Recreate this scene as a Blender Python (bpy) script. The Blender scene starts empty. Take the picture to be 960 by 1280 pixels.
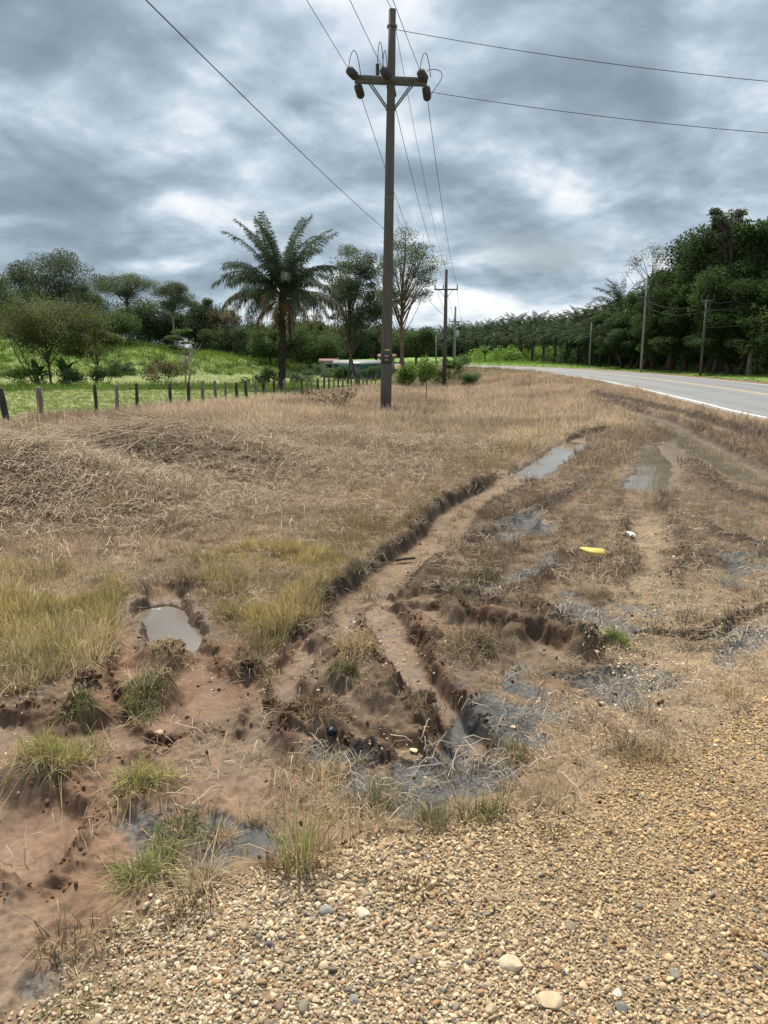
import bpy, math, random
import numpy as np
from mathutils import Vector, Matrix, Euler
R = math.radians
random.seed(7); RNG = np.random.default_rng(11)
scene = bpy.context.scene
COL = scene.collection
PITCH = R(12.1); CAMH = 1.6; F = 924.0
CP, SP = math.cos(PITCH), math.sin(PITCH)

# ------------------------------------------------------------------ noise
def _h(ix, iy, s):
    n = (ix.astype(np.int64) * 374761393 + iy.astype(np.int64) * 668265263 + s * 1442695041) & 0x7fffffff
    n = ((n ^ (n >> 13)) * 1274126177) & 0x7fffffff
    return ((n ^ (n >> 16)) & 0xffff) / 65535.0
def vnoise(x, y, s=0):
    x = np.asarray(x, float); y = np.asarray(y, float)
    ix = np.floor(x); iy = np.floor(y); fx = x - ix; fy = y - iy
    fx = fx * fx * (3 - 2 * fx); fy = fy * fy * (3 - 2 * fy)
    a = _h(ix, iy, s); b = _h(ix + 1, iy, s); c = _h(ix, iy + 1, s); d = _h(ix + 1, iy + 1, s)
    return (a + (b - a) * fx) * (1 - fy) + (c + (d - c) * fx) * fy
def fbm(x, y, f=1.0, o=4, s=0, g=0.5):
    t = 0; a = 1; n = 0
    for k in range(o):
        t = t + a * (vnoise(x * f + 17.3 * k, y * f - 9.1 * k, s + k) * 2 - 1); n += a; a *= g; f *= 2.03
    return t / n
def ss(a, b, x):
    t = np.clip((x - a) / (b - a), 0, 1)
    return t * t * (3 - 2 * t)
def polyd(P, x, y, closed=False):
    """distance to a polyline, signed side, position along (in points)"""
    P = [tuple(p[:2]) for p in P]
    if closed: P = P + [P[0]]
    best = np.full(np.shape(x), 1e9); sg = np.zeros(np.shape(x)); tt = np.zeros(np.shape(x))
    for i in range(len(P) - 1):
        ax, ay = P[i]; bx, by = P[i + 1]; dx, dy = bx - ax, by - ay; L2 = dx * dx + dy * dy + 1e-12
        t = np.clip(((x - ax) * dx + (y - ay) * dy) / L2, 0, 1)
        ex = x - ax - t * dx; ey = y - ay - t * dy; d = np.sqrt(ex * ex + ey * ey)
        m = d < best
        best = np.where(m, d, best); sg = np.where(m, np.sign(dx * (y - ay) - dy * (x - ax)), sg); tt = np.where(m, i + t, tt)
    return best, sg, tt
def inside(P, x, y):
    c = np.zeros(np.shape(x), bool); n = len(P)
    for i in range(n):
        x1, y1 = P[i][:2]; x2, y2 = P[(i + 1) % n][:2]
        if y1 == y2: continue
        m = (y1 > y) != (y2 > y)
        c ^= m & (x < (x2 - x1) * (y - y1) / (y2 - y1) + x1)
    return c
def polyin(P, x, y):
    d, _, _ = polyd(P, x, y, True)
    return np.where(inside(P, x, y), d, -d)
def smooth_line(P, n=4):
    """Catmull-Rom"""
    P = [np.array(p, float) for p in P]; Q = []
    for i in range(len(P) - 1):
        a = P[max(i - 1, 0)]; b = P[i]; c = P[i + 1]; d = P[min(i + 2, len(P) - 1)]
        for k in range(n):
            t = k / n
            Q.append(0.5 * (2 * b + (c - a) * t + (2 * a - 5 * b + 4 * c - d) * t * t + (3 * b - a - 3 * c + d) * t ** 3))
    Q.append(P[-1]); return [tuple(q) for q in Q]

# ------------------------------------------------------------------ smooth lie of the land
ROAD = smooth_line([(11.6, -60), (12.2, -25), (12.7, 0), (13.3, 17.7), (14.2, 24.5), (15.4, 33), (16.9, 46), (17.6, 60), (17.2, 75), (14.2, 92), (7, 108), (-4, 120), (-18, 130), (-60, 150), (-160, 185)], 5)
ROADW = 3.75
_gx, _gy = np.meshgrid(np.arange(-220, 221, 1.0), np.arange(-90, 261, 1.0), indexing='ij')
_gd, _gs, _ = polyd(ROAD, _gx, _gy); _GS = _gd * _gs
def sroad(x, y):
    """signed distance from the road's centre line, positive on its left"""
    u = np.clip(np.asarray(x, float) + 220, 0, 439.99); v = np.clip(np.asarray(y, float) + 90, 0, 349.99)
    i = u.astype(int); j = v.astype(int); fu = u - i; fv = v - j
    return (_GS[i, j] * (1 - fu) + _GS[i + 1, j] * fu) * (1 - fv) + (_GS[i, j + 1] * (1 - fu) + _GS[i + 1, j + 1] * fu) * fv
HILLS = [(-46, 112, 16, 17, 4.2), (-76, 108, 26, 20, 4.9), (-25, 112, 14, 13, 2.3)]
def base(x, y, s=None):
    if s is None: s = sroad(x, y)
    z = -np.clip(0.026 * (y - 12), 0, 1.7) * ss(4.8, 12, s)
    for hx, hy, rx, ry, hh in HILLS:
        z = z + hh * np.exp(-((x - hx) / rx) ** 2 - ((y - hy) / ry) ** 2)
    z = z + np.clip(0.02 * (-s - 5), 0, 0.7) * (s < 0)
    z = z + 9 * ss(350, 1200, np.hypot(x, y))
    return z
def ray(px, py):
    vx = (px - 480) / F; v = (py - 640) / F
    return np.array([vx, CP - v * SP, -SP - v * CP])
def G(px, py):
    """where the line of sight through a point of the photograph meets the land"""
    d = ray(px, py); T = .5 * 1.02 ** np.arange(380)
    for _ in range(3):
        hit = np.nonzero(CAMH + d[2] * T < base(d[0] * T, d[1] * T))[0]
        k = hit[0] if len(hit) else len(T) - 1
        T = np.linspace(T[max(k - 1, 0)], T[k], 24)
    return (d[0] * T[-1], d[1] * T[-1])
def GL(L, n=0):
    Q = [G(*p) for p in L]
    return smooth_line(Q, n) if n else Q
def top_z(py, Y, px=480):
    d = ray(px, py); return CAMH + d[2] * Y / d[1]
def at_x(px, Y, py=450):
    d = ray(px, py); return d[0] * Y / d[1]

# ruts: points, half width, depth, rim height, water level (None = dry)
RUTS = [
 (GL([(770, 533), (735, 548), (712, 558), (684, 578), (640, 600), (600, 622), (572, 645), (545, 675), (505, 705), (470, 735), (432, 775)], 4), .21, .05, .09, -1),
 (GL([(745, 500), (785, 517), (820, 527), (850, 545), (880, 562), (915, 583), (960, 601), (1030, 625)], 4), .32, .04, .15, 1),
 (GL([(838, 548), (826, 570), (814, 592), (803, 620), (812, 655), (830, 695), (815, 745)], 4), .25, .035, .025, 0),
 (GL([(520, 752), (570, 768), (625, 786), (690, 806), (752, 826)], 4), .13, .07, .04, 1),
 (GL([(470, 745), (488, 785), (505, 825), (530, 865), (560, 905), (590, 950)], 4), .14, .07, .025, 0),
 (GL([(196, 728), (212, 775), (222, 812), (250, 855), (275, 905)], 4), .13, .04, .02, 0),
 (GL([(385, 790), (350, 830), (300, 858), (240, 880), (150, 915), (60, 950), (-40, 1010)], 4), .19, .04, .012, 0),
 (GL([(-60, 905), (0, 930), (15, 1000), (40, 1080)], 4), .20, .05, .015, 0),
 (GL([(330, 830), (350, 870), (400, 905), (470, 930), (520, 950)], 4), .13, .04, .015, 0),
 (GL([(640, 479), (700, 488), (790, 505), (870, 526), (960, 556), (1040, 585)], 4), .28, .06, .13, 1),
 (GL([(800, 790), (850, 800), (905, 790), (965, 765), (1030, 740)], 4), .07, .035, .03, 0),
 (GL([(600, 745), (640, 720), (700, 640), (735, 590)], 4), .13, .02, .01, 0),
 (GL([(640, 500), (610, 492), (585, 478), (560, 500), (540, 520)], 4), .12, .05, .02, 0),
]
# crumbly banks of turned earth beside and between the wheel tracks: line, half width, height
RIDGES = [
 (GL([(575, 668), (530, 712), (490, 742)], 4), .07, .05), (GL([(452, 742), (500, 738), (560, 742), (640, 762), (700, 782), (760, 806), (800, 812)], 4), .055, .06),
 (GL([(456, 770), (470, 812), (505, 858), (545, 905), (560, 935)], 4), .055, .055), (GL([(505, 768), (530, 805), (548, 845)], 4), .05, .04),
 (GL([(560, 700), (620, 660), (690, 628), (750, 585)], 4), .09, .05), (GL([(650, 735), (720, 690), (760, 655)], 4), .05, .025),
 (GL([(822, 615), (836, 650), (850, 690), (838, 740)], 4), .11, .06), (GL([(790, 625), (775, 670), (770, 720)], 4), .09, .05),
 (GL([(760, 548), (800, 560), (812, 575)], 4), .14, .06), (GL([(850, 560), (870, 585), (900, 610), (960, 630), (1030, 650)], 4), .16, .06),
 (GL([(860, 640), (900, 670), (960, 690), (1030, 705)], 4), .11, .05), (GL([(395, 765), (360, 812), (330, 842)], 4), .05, .04),
 (GL([(150, 800), (140, 850), (165, 905), (215, 912), (270, 900)], 4), .035, .03), (GL([(290, 800), (325, 850), (345, 905), (360, 950)], 4), .05, .045),
 (GL([(0, 890), (60, 880), (130, 870)], 4), .04, .03), (GL([(400, 905), (440, 925), (500, 950), (560, 958)], 4), .045, .04),
 (GL([(640, 600), (690, 590), (735, 560)], 4), .12, .05), (GL([(830, 800), (890, 792), (960, 760), (1020, 740)], 4), .045, .035), (GL([(660, 845), (740, 842), (800, 825)], 4), .04, .02),
]
# hollows that hold water: line, half width, depth, level
POOLS = [
 (GL([(200, 757), (208, 772), (216, 788), (222, 798)], 4), .17, .10, -.058, 'small round puddle in the mud at the left'),
 (GL([(722, 553), (705, 562), (684, 578), (655, 594)], 4), .26, .055, -.018, 'narrow strip of water in the left wheel rut'),
 (GL([(836, 556), (826, 570), (814, 590), (804, 608)], 4), .29, .05, -.016, 'bright puddle in the middle rut'),
 (GL([(785, 517), (820, 527), (850, 545), (880, 562), (915, 583), (960, 601), (1030, 625)], 4), .27, .05, -.014, 'long shallow stream in the rut beside the road'),
]
# sods and lumps standing up from the mud: px, py, radius m, height m
BUMPS = [(58, 965, .15, .07), (108, 862, .07, .07), (98, 892, .09, .07), (190, 868, .13, .07), (208, 828, .13, .08), (50, 835, .24, .06),
 (425, 860, .09, .09), (440, 825, .14, .05), (380, 902, .14, .07), (310, 835, .11, .05), (600, 815, .20, .09), (640, 790, .10, .06), (470, 870, .13, .08), (510, 890, .12, .06),
 (540, 800, .07, .06), (190, 985, .12, .05), (470, 935, .07, .05), (735, 805, .10, .07), (350, 690, .3, .05), (690, 775, .18, .05), (560, 760, .12, .05), (235, 735, .1, .05), (170, 735, .1, .05),
 (405, 800, .06, .05), (230, 1050, .10, .03), (370, 760, .12, .05)]
BUMPG = [(G(a, b), r, h) for a, b, r, h in BUMPS]
Z_MUD = [GL([(-60, 885), (60, 860), (130, 830), (160, 740), (235, 740), (265, 790), (330, 830), (430, 765), (480, 730), (560, 752), (660, 775), (760, 820), (650, 838), (590, 850), (600, 930), (560, 960), (430, 930), (340, 945), (330, 1010), (200, 1030), (140, 1100), (230, 1150), (200, 1260), (-60, 1300)])]
Z_WET = [GL([(555, 880), (600, 840), (690, 835), (790, 830), (880, 850), (830, 880), (740, 900), (660, 950), (600, 1000), (520, 1020), (430, 1010), (385, 950), (400, 925), (470, 930), (540, 950)]),
 GL([(170, 1020), (250, 1010), (335, 1030), (350, 1070), (240, 1095), (170, 1080)]), GL([(640, 740), (760, 735), (850, 770), (800, 800), (700, 790)]), GL([(880, 690), (1000, 680), (1000, 740), (900, 735)]),
 GL([(600, 655), (660, 640), (700, 655), (650, 680)]), GL([(600, 730), (690, 690), (700, 705), (620, 740)]), GL([(870, 790), (960, 770), (1000, 800), (900, 830)]), GL([(40, 1200), (100, 1195), (95, 1220), (35, 1225)])]
Z_GRAV = GL([(-80, 1330), (40, 1250), (120, 1190), (215, 1115), (330, 1085), (440, 1060), (540, 1050), (640, 1015), (740, 985), (800, 955), (880, 930), (960, 870), (1100, 800), (1300, 900), (1300, 1330), (700, 2600), (-400, 2600)])
Z_GRAV2 = [GL([(735, 870), (760, 760), (770, 640), (850, 640), (870, 720), (960, 700), (1100, 700), (1100, 1000), (800, 960), (700, 960)])]
Z_GREEN = [GL([(-80, 720), (60, 715), (150, 720), (165, 760), (140, 820), (90, 850), (-80, 880)]), GL([(230, 700), (330, 670), (420, 690), (470, 700), (420, 750), (360, 800), (310, 815), (270, 770)]),
 GL([(350, 650), (500, 640), (560, 600), (600, 570), (680, 530), (690, 545), (560, 660), (480, 705), (380, 700)])]
FENCE_PX = [(10, 532), (52, 527), (121, 518), (146, 516), (172, 514), (214, 511), (236, 509), (254, 507), (270, 506), (283, 505), (297, 504), (309, 503), (320, 501), (331, 500), (343, 499), (356, 498), (369, 497), (377, 496), (384, 495), (391, 494), (398, 493), (405, 492), (411, 491.3), (417, 490.6), (423, 490), (429, 489.3), (434, 488.7), (439, 488.2), (444, 487.7), (449, 487.2), (454, 486.7), (459, 486.2), (464, 485.7), (469, 485.3)]
FENCE = [G(*p) for p in FENCE_PX]
_a, _b = FENCE[0], FENCE[2]
FENCE_EXT = [(_a[0] + (_a[0] - _b[0]) * 4, _a[1] + (_a[1] - _b[1]) * 4)] + FENCE + [(FENCE[-1][0] + 3, 110), (FENCE[-1][0] + 3, 200)]
HEAPS = [(G(60, 640), 1.5, .8, .42), (G(150, 600), 2.0, .8, .38), (G(270, 590), 1.6, .8, .30), (G(370, 560), 1.8, .9, .24), (G(-80, 650), 1.4, .9, .3), (G(60, 560), 2.2, .9, .12)]

def info(x, y, full=True):
    x = np.asarray(x, float); y = np.asarray(y, float)
    s = sroad(x, y); r = np.hypot(x, y)
    H = base(x, y, s)
    o = {}
    wx = x + .07 * fbm(x, y, 2.3, 3, 5) ; wy = y + .07 * fbm(x, y, 2.3, 3, 9)
    wx = wx + .02 * fbm(x, y, 14, 2, 15); wy = wy + .02 * fbm(x, y, 14, 2, 19)
    near = (y > -1) & (y < 32) & (r < 36)
    I = np.nonzero(near)[0]
    X, Y = wx[I], wy[I]
    floor = np.zeros(x.shape); bank = np.zeros(x.shape); mud = np.zeros(x.shape); wet = np.zeros(x.shape); grav = np.zeros(x.shape); grav2 = np.zeros(x.shape); green = np.zeros(x.shape); sod = np.zeros(x.shape)
    carve = np.zeros(len(I)); rim = np.zeros(len(I)); fl = np.zeros(len(I)); bk = np.zeros(len(I)); mg = np.zeros(len(I))
    rn = .5 + .5 * fbm(X, Y, 5, 3, 31)
    for P, w, dep, rh, sd_ in RUTS:
        bb = np.array(P); m = (X > bb[:, 0].min() - 1.2) & (X < bb[:, 0].max() + 1.2) & (Y > bb[:, 1].min() - 1.2) & (Y < bb[:, 1].max() + 1.2)
        K = np.nonzero(m)[0]
        if not len(K): continue
        d, sg_, t = polyd(P, X[K], Y[K]); side = np.where(sd_ == 0, 1, np.where(sg_ == sd_, 1, .12))
        n = len(P) - 1; e = np.clip(np.minimum(t, n - t) / 1.5, 0, 1); d = d + (1 - e) * w * .6
        carve[K] = np.maximum(carve[K], dep * (1 - ss(w * .75, w * 1.12, d)))
        rim[K] = np.maximum(rim[K], rh * np.exp(-((d - 1.35 * w) / (.3 * w + .03)) ** 2) * (.35 + 1.2 * rn[K]) * side * e)
        fl[K] = np.maximum(fl[K], (1 - ss(w * .8, w * 1.02, d)) * min(1, dep / .055))
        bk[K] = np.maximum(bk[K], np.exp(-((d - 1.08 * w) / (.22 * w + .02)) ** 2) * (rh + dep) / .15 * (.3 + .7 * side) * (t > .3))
    for P, w, hh in RIDGES:
        bb = np.array(P); K = np.nonzero((X > bb[:, 0].min() - .6) & (X < bb[:, 0].max() + .6) & (Y > bb[:, 1].min() - .6) & (Y < bb[:, 1].max() + .6))[0]
        if not len(K): continue
        d, _, t = polyd(P, X[K], Y[K]); n = len(P) - 1; q = np.exp(-(d / (w * (.6 + .8 * rn[K]))) ** 2) * np.clip(np.minimum(t, n - t) / 3 + .1, 0, 1) * ss(.25, .5, rn[K] + .15)
        rim[K] = np.maximum(rim[K], hh * q); bk[K] = np.maximum(bk[K], q); fl[K] = fl[K] * (1 - q)
    for P, w, dep, dz_, lb_ in POOLS:
        bb = np.array(P); K = np.nonzero((X > bb[:, 0].min() - 1) & (X < bb[:, 0].max() + 1) & (Y > bb[:, 1].min() - 1) & (Y < bb[:, 1].max() + 1))[0]
        if not len(K): continue
        d, _, t = polyd(P, X[K], Y[K]); q = (1 - ss(w * .62, w * 1.1, d + .35 * w * (rn[K] - .5)))
        ring = ss(w * .95, w * 1.12, d) * (1 - ss(w * 2.4, w * 3.6, d)); carve[K] = carve[K] * (1 - ring) + np.minimum(carve[K], -dz_ - .010) * ring
        mg[K] = np.maximum(mg[K], 1 - ss(w * 1.0, w * 1.5, d))
        carve[K] = np.maximum(carve[K], dep * q - .012 * rn[K]); fl[K] = np.maximum(fl[K], np.maximum(q, (1 - ss(w * .9, w + .32, d + .25 * (rn[K] - .5))) * (lb_[:5] != 'small')))
    floor[I] = fl; bank[I] = np.clip(bk, 0, 1)
    zn = fbm(X, Y, 3.1, 3, 41)
    def zone(Z, soft):
        bb = np.array(Z); out = np.zeros(len(X)); K = np.nonzero((X > bb[:, 0].min() - 1) & (X < bb[:, 0].max() + 1) & (Y > bb[:, 1].min() - 1) & (Y < bb[:, 1].max() + 1))[0]
        if len(K): out[K] = ss(-soft, soft, polyin(Z, X[K], Y[K]) + soft * .9 * zn[K])
        return out
    mu = zone(Z_MUD[0], .07)
    we = np.zeros(len(I))
    for Z in Z_WET: we = np.maximum(we, zone(Z, .14))
    we = ss(.25, .62, we * (.62 + 1.15 * fbm(X, Y, 5.5, 5, 51, .62)))
    gr = zone(Z_GRAV, .16); g2 = zone(Z_GRAV2[0], .3); gn = np.zeros(len(I))
    for Z in Z_GREEN: gn = np.maximum(gn, zone(Z, .18) * (.35 if Z is Z_GREEN[2] else 1))
    gn *= .35 + .65 * ss(-.3, .25, fbm(X, Y, 2.3, 3, 301))
    gr = gr * (.42 + .58 * ss(-1.05, -.35, X + .35 * fbm(X, Y, 3, 2, 261))); mud[I] = mu * (1 - gr); wet[I] = we * (1 - gr); grav[I] = gr; grav2[I] = g2 * (1 - gr); green[I] = gn
    H = H.copy()
    dH = -carve + rim * (1 - fl)
    bp = np.zeros(len(I)); sd = np.zeros(len(I))
    for (gx, gy), br, bh in BUMPG:
        q = np.exp(-(((X - gx) ** 2 + (Y - gy) ** 2) / br ** 2) ** 1.6)
        bp = np.maximum(bp, bh * q * (.7 + .6 * rn)); sd = np.maximum(sd, q)
    sod[I] = sd; o['margin'] = np.zeros(x.shape); o['margin'][I] = mg
    dH = np.maximum(dH, -carve * (1 - sd)) + bp * (1 - .0 * fl)
    mound = np.zeros(len(I))
    for (gx, gy), rx, ry, hh in HEAPS:
        mound += hh * np.exp(-((X - gx) / rx) ** 2 - ((Y - gy) / ry) ** 2)
    # rough churned ground
    churn = ss(.0, .5, fbm(X, Y, .9, 2, 61) + .25) * (1 - gr) * (1 - .85 * fl)
    lo = ss(8, 15, np.hypot(X, Y)); dH = dH + mound + .03 * fbm(X, Y, .8, 3, 71) * (1 - fl) * (1 - .5 * lo) + (.012 + .02 * churn) * fbm(X, Y, 5.5, 3, 81) * (1 - .92 * fl) + (.004 + .010 * churn * (1 - mu * .5)) * fbm(x[I], y[I], 19, 3, 91) * (1 - .6 * fl)
    rg_ = 1 - np.abs(fbm(x[I], y[I], 13, 3, 231)) * 2.2
    dH = dH + (bk + .5 * sd) * (1 - fl) * (.030 * (rg_ - .45) + .016 * fbm(x[I], y[I], 45, 2, 241))
    tread = fl * ss(7, 5, np.hypot(X, Y)) * ss(-.1, .3, fbm(X, Y, 1.2, 2, 271)); dH = dH - .007 * tread * ss(.2, .8, np.sin(X * 95 + 14 * np.sin(Y * 9)) * .5 + .5) * (.4 + rn)
    dH = dH + mu * (1 - .6 * fl) * (.020 * fbm(X, Y, 9, 3, 281) + .012 * (rg_ - .5))
    dH = dH - we * .015
    H[I] += dH * ss(4.3, 5.2, s[I])
    mid = ~near & (r < 400)
    H[mid] += .05 * fbm(x[mid], y[mid], .5, 3, 73) * (np.abs(s[mid]) > 5)
    # under the asphalt the land stays below the slab
    H = np.where(np.abs(s) < 4.5, np.minimum(H, .01) * ss(4.3, 4.5, np.abs(s)) + .014 * fbm(x, y, 2.1, 4, 291), H)
    H = np.where(np.abs(s) < 3.93, np.minimum(H, -.02) - .08 * (1 - ss(3.7, 3.9, np.abs(s))), H)
    o.update(H=H, s=s, r=r, floor=floor, bank=bank, mud=mud, wet=wet, grav=grav, grav2=grav2, green=green, sod=sod)
    df, sf, _ = polyd(FENCE_EXT, x, y)
    o['fence'] = df * sf            # positive beyond (left of) the fence
    past = ss(-.2, .5, o['fence']) * (s > 0)
    hp_ = np.zeros(x.shape)
    for (gx, gy), rx, ry, hh in HEAPS: hp_ = np.maximum(hp_, np.exp(-((x - gx) / rx / 1.1) ** 2 - ((y - gy) / ry / 1.2) ** 2))
    o['heap'] = hp_ * ss(-.4, .1, fbm(x, y, 1.4, 3, 321) + .1)
    d1, g1, _ = polyd(RUTS[0][0], x, y); o['right'] = ((g1 > 0) & (y > 3.8) & (y < 17) & (x > .3)).astype(float) * ss(0, .3, d1) * (o['grav'] < .5)
    o['past'] = past
    return o
def Hat(x, y):
    return float(info(np.array([x]), np.array([y]))['H'][0])

# ------------------------------------------------------------------ materials
def lin(c): return (c[0], c[1], c[2], 1.0)
class NT:
    def __init__(s, name):
        s.m = bpy.data.materials.new(name); s.m.use_nodes = True; s.t = s.m.node_tree; s.t.nodes.clear()
        s.out = s.n('ShaderNodeOutputMaterial')
    def n(s, typ, **k):
        a = s.t.nodes.new(typ)
        for q, v in k.items(): setattr(a, q, v)
        return a
    def l(s, a, b): s.t.links.new(a, b)
    def noise(s, scale, detail=4, rough=.55, vec=None, dist=0):
        a = s.n('ShaderNodeTexNoise'); a.inputs['Scale'].default_value = scale; a.inputs['Detail'].default_value = detail
        a.inputs['Roughness'].default_value = rough; a.inputs['Distortion'].default_value = dist
        if vec is not None: s.l(vec, a.inputs['Vector'])
        return a.outputs['Fac']
    def obj(s): return s.n('ShaderNodeTexCoord').outputs['Object']
    def mr(s, v, a, b, c, d):
        q = s.n('ShaderNodeMapRange'); s.l(v, q.inputs[0])
        for i, w in enumerate((a, b, c, d)): q.inputs[1 + i].default_value = w
        return q.outputs[0]
    def math(s, op, a, b=None):
        q = s.n('ShaderNodeMath', operation=op)
        for i, w in enumerate((a, b)):
            if w is None: continue
            if isinstance(w, (int, float)): q.inputs[i].default_value = w
            else: s.l(w, q.inputs[i])
        return q.outputs[0]
    def ramp(s, v, stops):
        q = s.n('ShaderNodeValToRGB'); s.l(v, q.inputs[0]); e = q.color_ramp.elements
        while len(e) < len(stops): e.new(.5)
        for k, (p, c) in enumerate(stops): e[k].position = p; e[k].color = lin(c)
        return q.outputs[0]
    def mul(s, a, v):
        q = s.n('ShaderNodeVectorMath', operation='SCALE')
        s.l(a, q.inputs[0])
        if isinstance(v, (int, float)): q.inputs['Scale'].default_value = v
        else: s.l(v, q.inputs['Scale'])
        return q.outputs[0]
    def pbsdf(s, col, rough=.8, spec=.3, bump=None, bs=.3, bd=.02, metal=0):
        p = s.n('ShaderNodeBsdfPrincipled')
        if isinstance(col, tuple): p.inputs['Base Color'].default_value = lin(col)
        else: s.l(col, p.inputs['Base Color'])
        if isinstance(rough, (int, float)): p.inputs['Roughness'].default_value = rough
        else: s.l(rough, p.inputs['Roughness'])
        p.inputs['Specular IOR Level'].default_value = spec; p.inputs['Metallic'].default_value = metal
        if bump is not None:
            b = s.n('ShaderNodeBump'); b.inputs['Strength'].default_value = bs; b.inputs['Distance'].default_value = bd
            s.l(bump, b.inputs['Height']); s.l(b.outputs[0], p.inputs['Normal'])
        return p
    def end(s, sh): s.l(sh.outputs[0], s.out.inputs[0]); return s.m
MATS = {}
def simple(name, col, rough=.8, var=.25, scale=8, bump=.3, bd=.02, metal=0, spec=.3, stretch=None):
    if name in MATS: return MATS[name]
    t = NT(name); v = t.obj()
    if stretch:
        mp = t.n('ShaderNodeMapping'); mp.inputs['Scale'].default_value = stretch; t.l(v, mp.inputs[0]); v = mp.outputs[0]
    nz = t.noise(scale, 6, .6, v)
    c = t.ramp(nz, [(.25, tuple(k * (1 - var) for k in col)), (.75, tuple(k * (1 + var) for k in col))])
    MATS[name] = t.end(t.pbsdf(c, rough, spec, nz, bump, bd, metal)); return MATS[name]
def leafy(name, col, var=.3, trans=.35, attr=True, rough=.75):
    """foliage: colour x per-leaf shade, thin and partly translucent"""
    if name in MATS: return MATS[name]
    t = NT(name)
    a = t.n('ShaderNodeAttribute'); a.attribute_name = 'shade'
    oi = t.n('ShaderNodeObjectInfo')
    k = t.mr(oi.outputs['Random'], 0, 1, 1 - var * .5, 1 + var * .5)
    rgb = t.n('ShaderNodeVectorMath', operation='MULTIPLY'); t.l(a.outputs['Color'], rgb.inputs[0]); rgb.inputs[1].default_value = col
    c = t.mul(rgb.outputs[0], k)
    p = t.pbsdf(c, rough, .12)
    tr = t.n('ShaderNodeBsdfTranslucent'); t.l(c, tr.inputs[0])
    mx = t.n('ShaderNodeMixShader'); mx.inputs[0].default_value = trans
    t.l(p.outputs[0], mx.inputs[1]); t.l(tr.outputs[0], mx.inputs[2])
    MATS[name] = t.end(mx); return MATS[name]
def tinted(name, rough=.8, trans=0., spec=.2, bump=0, blade=True):
    """colour from the tint carried by each scattered piece"""
    if name in MATS: return MATS[name]
    t = NT(name)
    a = t.n('ShaderNodeAttribute'); a.attribute_name = 'tint'; a.attribute_type = 'INSTANCER'
    c = a.outputs['Color']
    if blade:
        b = t.n('ShaderNodeAttribute'); b.attribute_name = 'shade'
        q = t.n('ShaderNodeVectorMath', operation='MULTIPLY'); t.l(c, q.inputs[0]); t.l(b.outputs['Color'], q.inputs[1]); c = q.outputs[0]
        p = t.pbsdf(c, rough, spec)
    else:
        nz = t.noise(60, 4, .6, t.obj()); c = t.mul(c, t.mr(nz, .3, .7, .8, 1.2)); p = t.pbsdf(c, rough, spec, nz, .2, .002)
    if trans:
        tr = t.n('ShaderNodeBsdfTranslucent'); t.l(c, tr.inputs[0])
        mx = t.n('ShaderNodeMixShader'); mx.inputs[0].default_value = trans
        t.l(p.outputs[0], mx.inputs[1]); t.l(tr.outputs[0], mx.inputs[2]); p = mx
    MATS[name] = t.end(p); return MATS[name]

# ------------------------------------------------------------------ mesh helpers
def fast_mesh(name, V, Fc, mat=None, attrs=None, smooth=False):
    """Fc: list of (n,k) int arrays"""
    me = bpy.data.meshes.new(name)
    V = np.asarray(V, np.float32)
    Fs = [np.asarray(f, np.int32) for f in (Fc if isinstance(Fc, list) else [Fc]) if len(f)]
    loops = np.concatenate([f.ravel() for f in Fs]); sizes = np.concatenate([np.full(len(f), f.shape[1], np.int32) for f in Fs])
    starts = np.concatenate([[0], np.cumsum(sizes)[:-1]]).astype(np.int32)
    me.vertices.add(len(V)); me.vertices.foreach_set('co', V.ravel())
    me.loops.add(len(loops)); me.loops.foreach_set('vertex_index', loops)
    me.polygons.add(len(sizes)); me.polygons.foreach_set('loop_start', starts)
    me.update(calc_edges=True)
    if smooth: me.polygons.foreach_set('use_smooth', np.ones(len(sizes), bool))
    for nm, (ty, arr) in (attrs or {}).items():
        a = me.attributes.new(nm, ty, 'POINT')
        if ty == 'FLOAT': a.data.foreach_set('value', np.asarray(arr, np.float32).ravel())
        elif ty == 'INT': a.data.foreach_set('value', np.asarray(arr, np.int32).ravel())
        elif ty == 'FLOAT_VECTOR': a.data.foreach_set('vector', np.asarray(arr, np.float32).ravel())
        else:
            arr = np.asarray(arr, np.float32); arr = np.concatenate([arr, np.ones((len(arr), 1), np.float32)], 1) if arr.shape[1] == 3 else arr
            a.data.foreach_set('color', arr.ravel())
    if mat: me.materials.append(mat)
    me.validate(clean_customdata=False)
    return me
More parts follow.
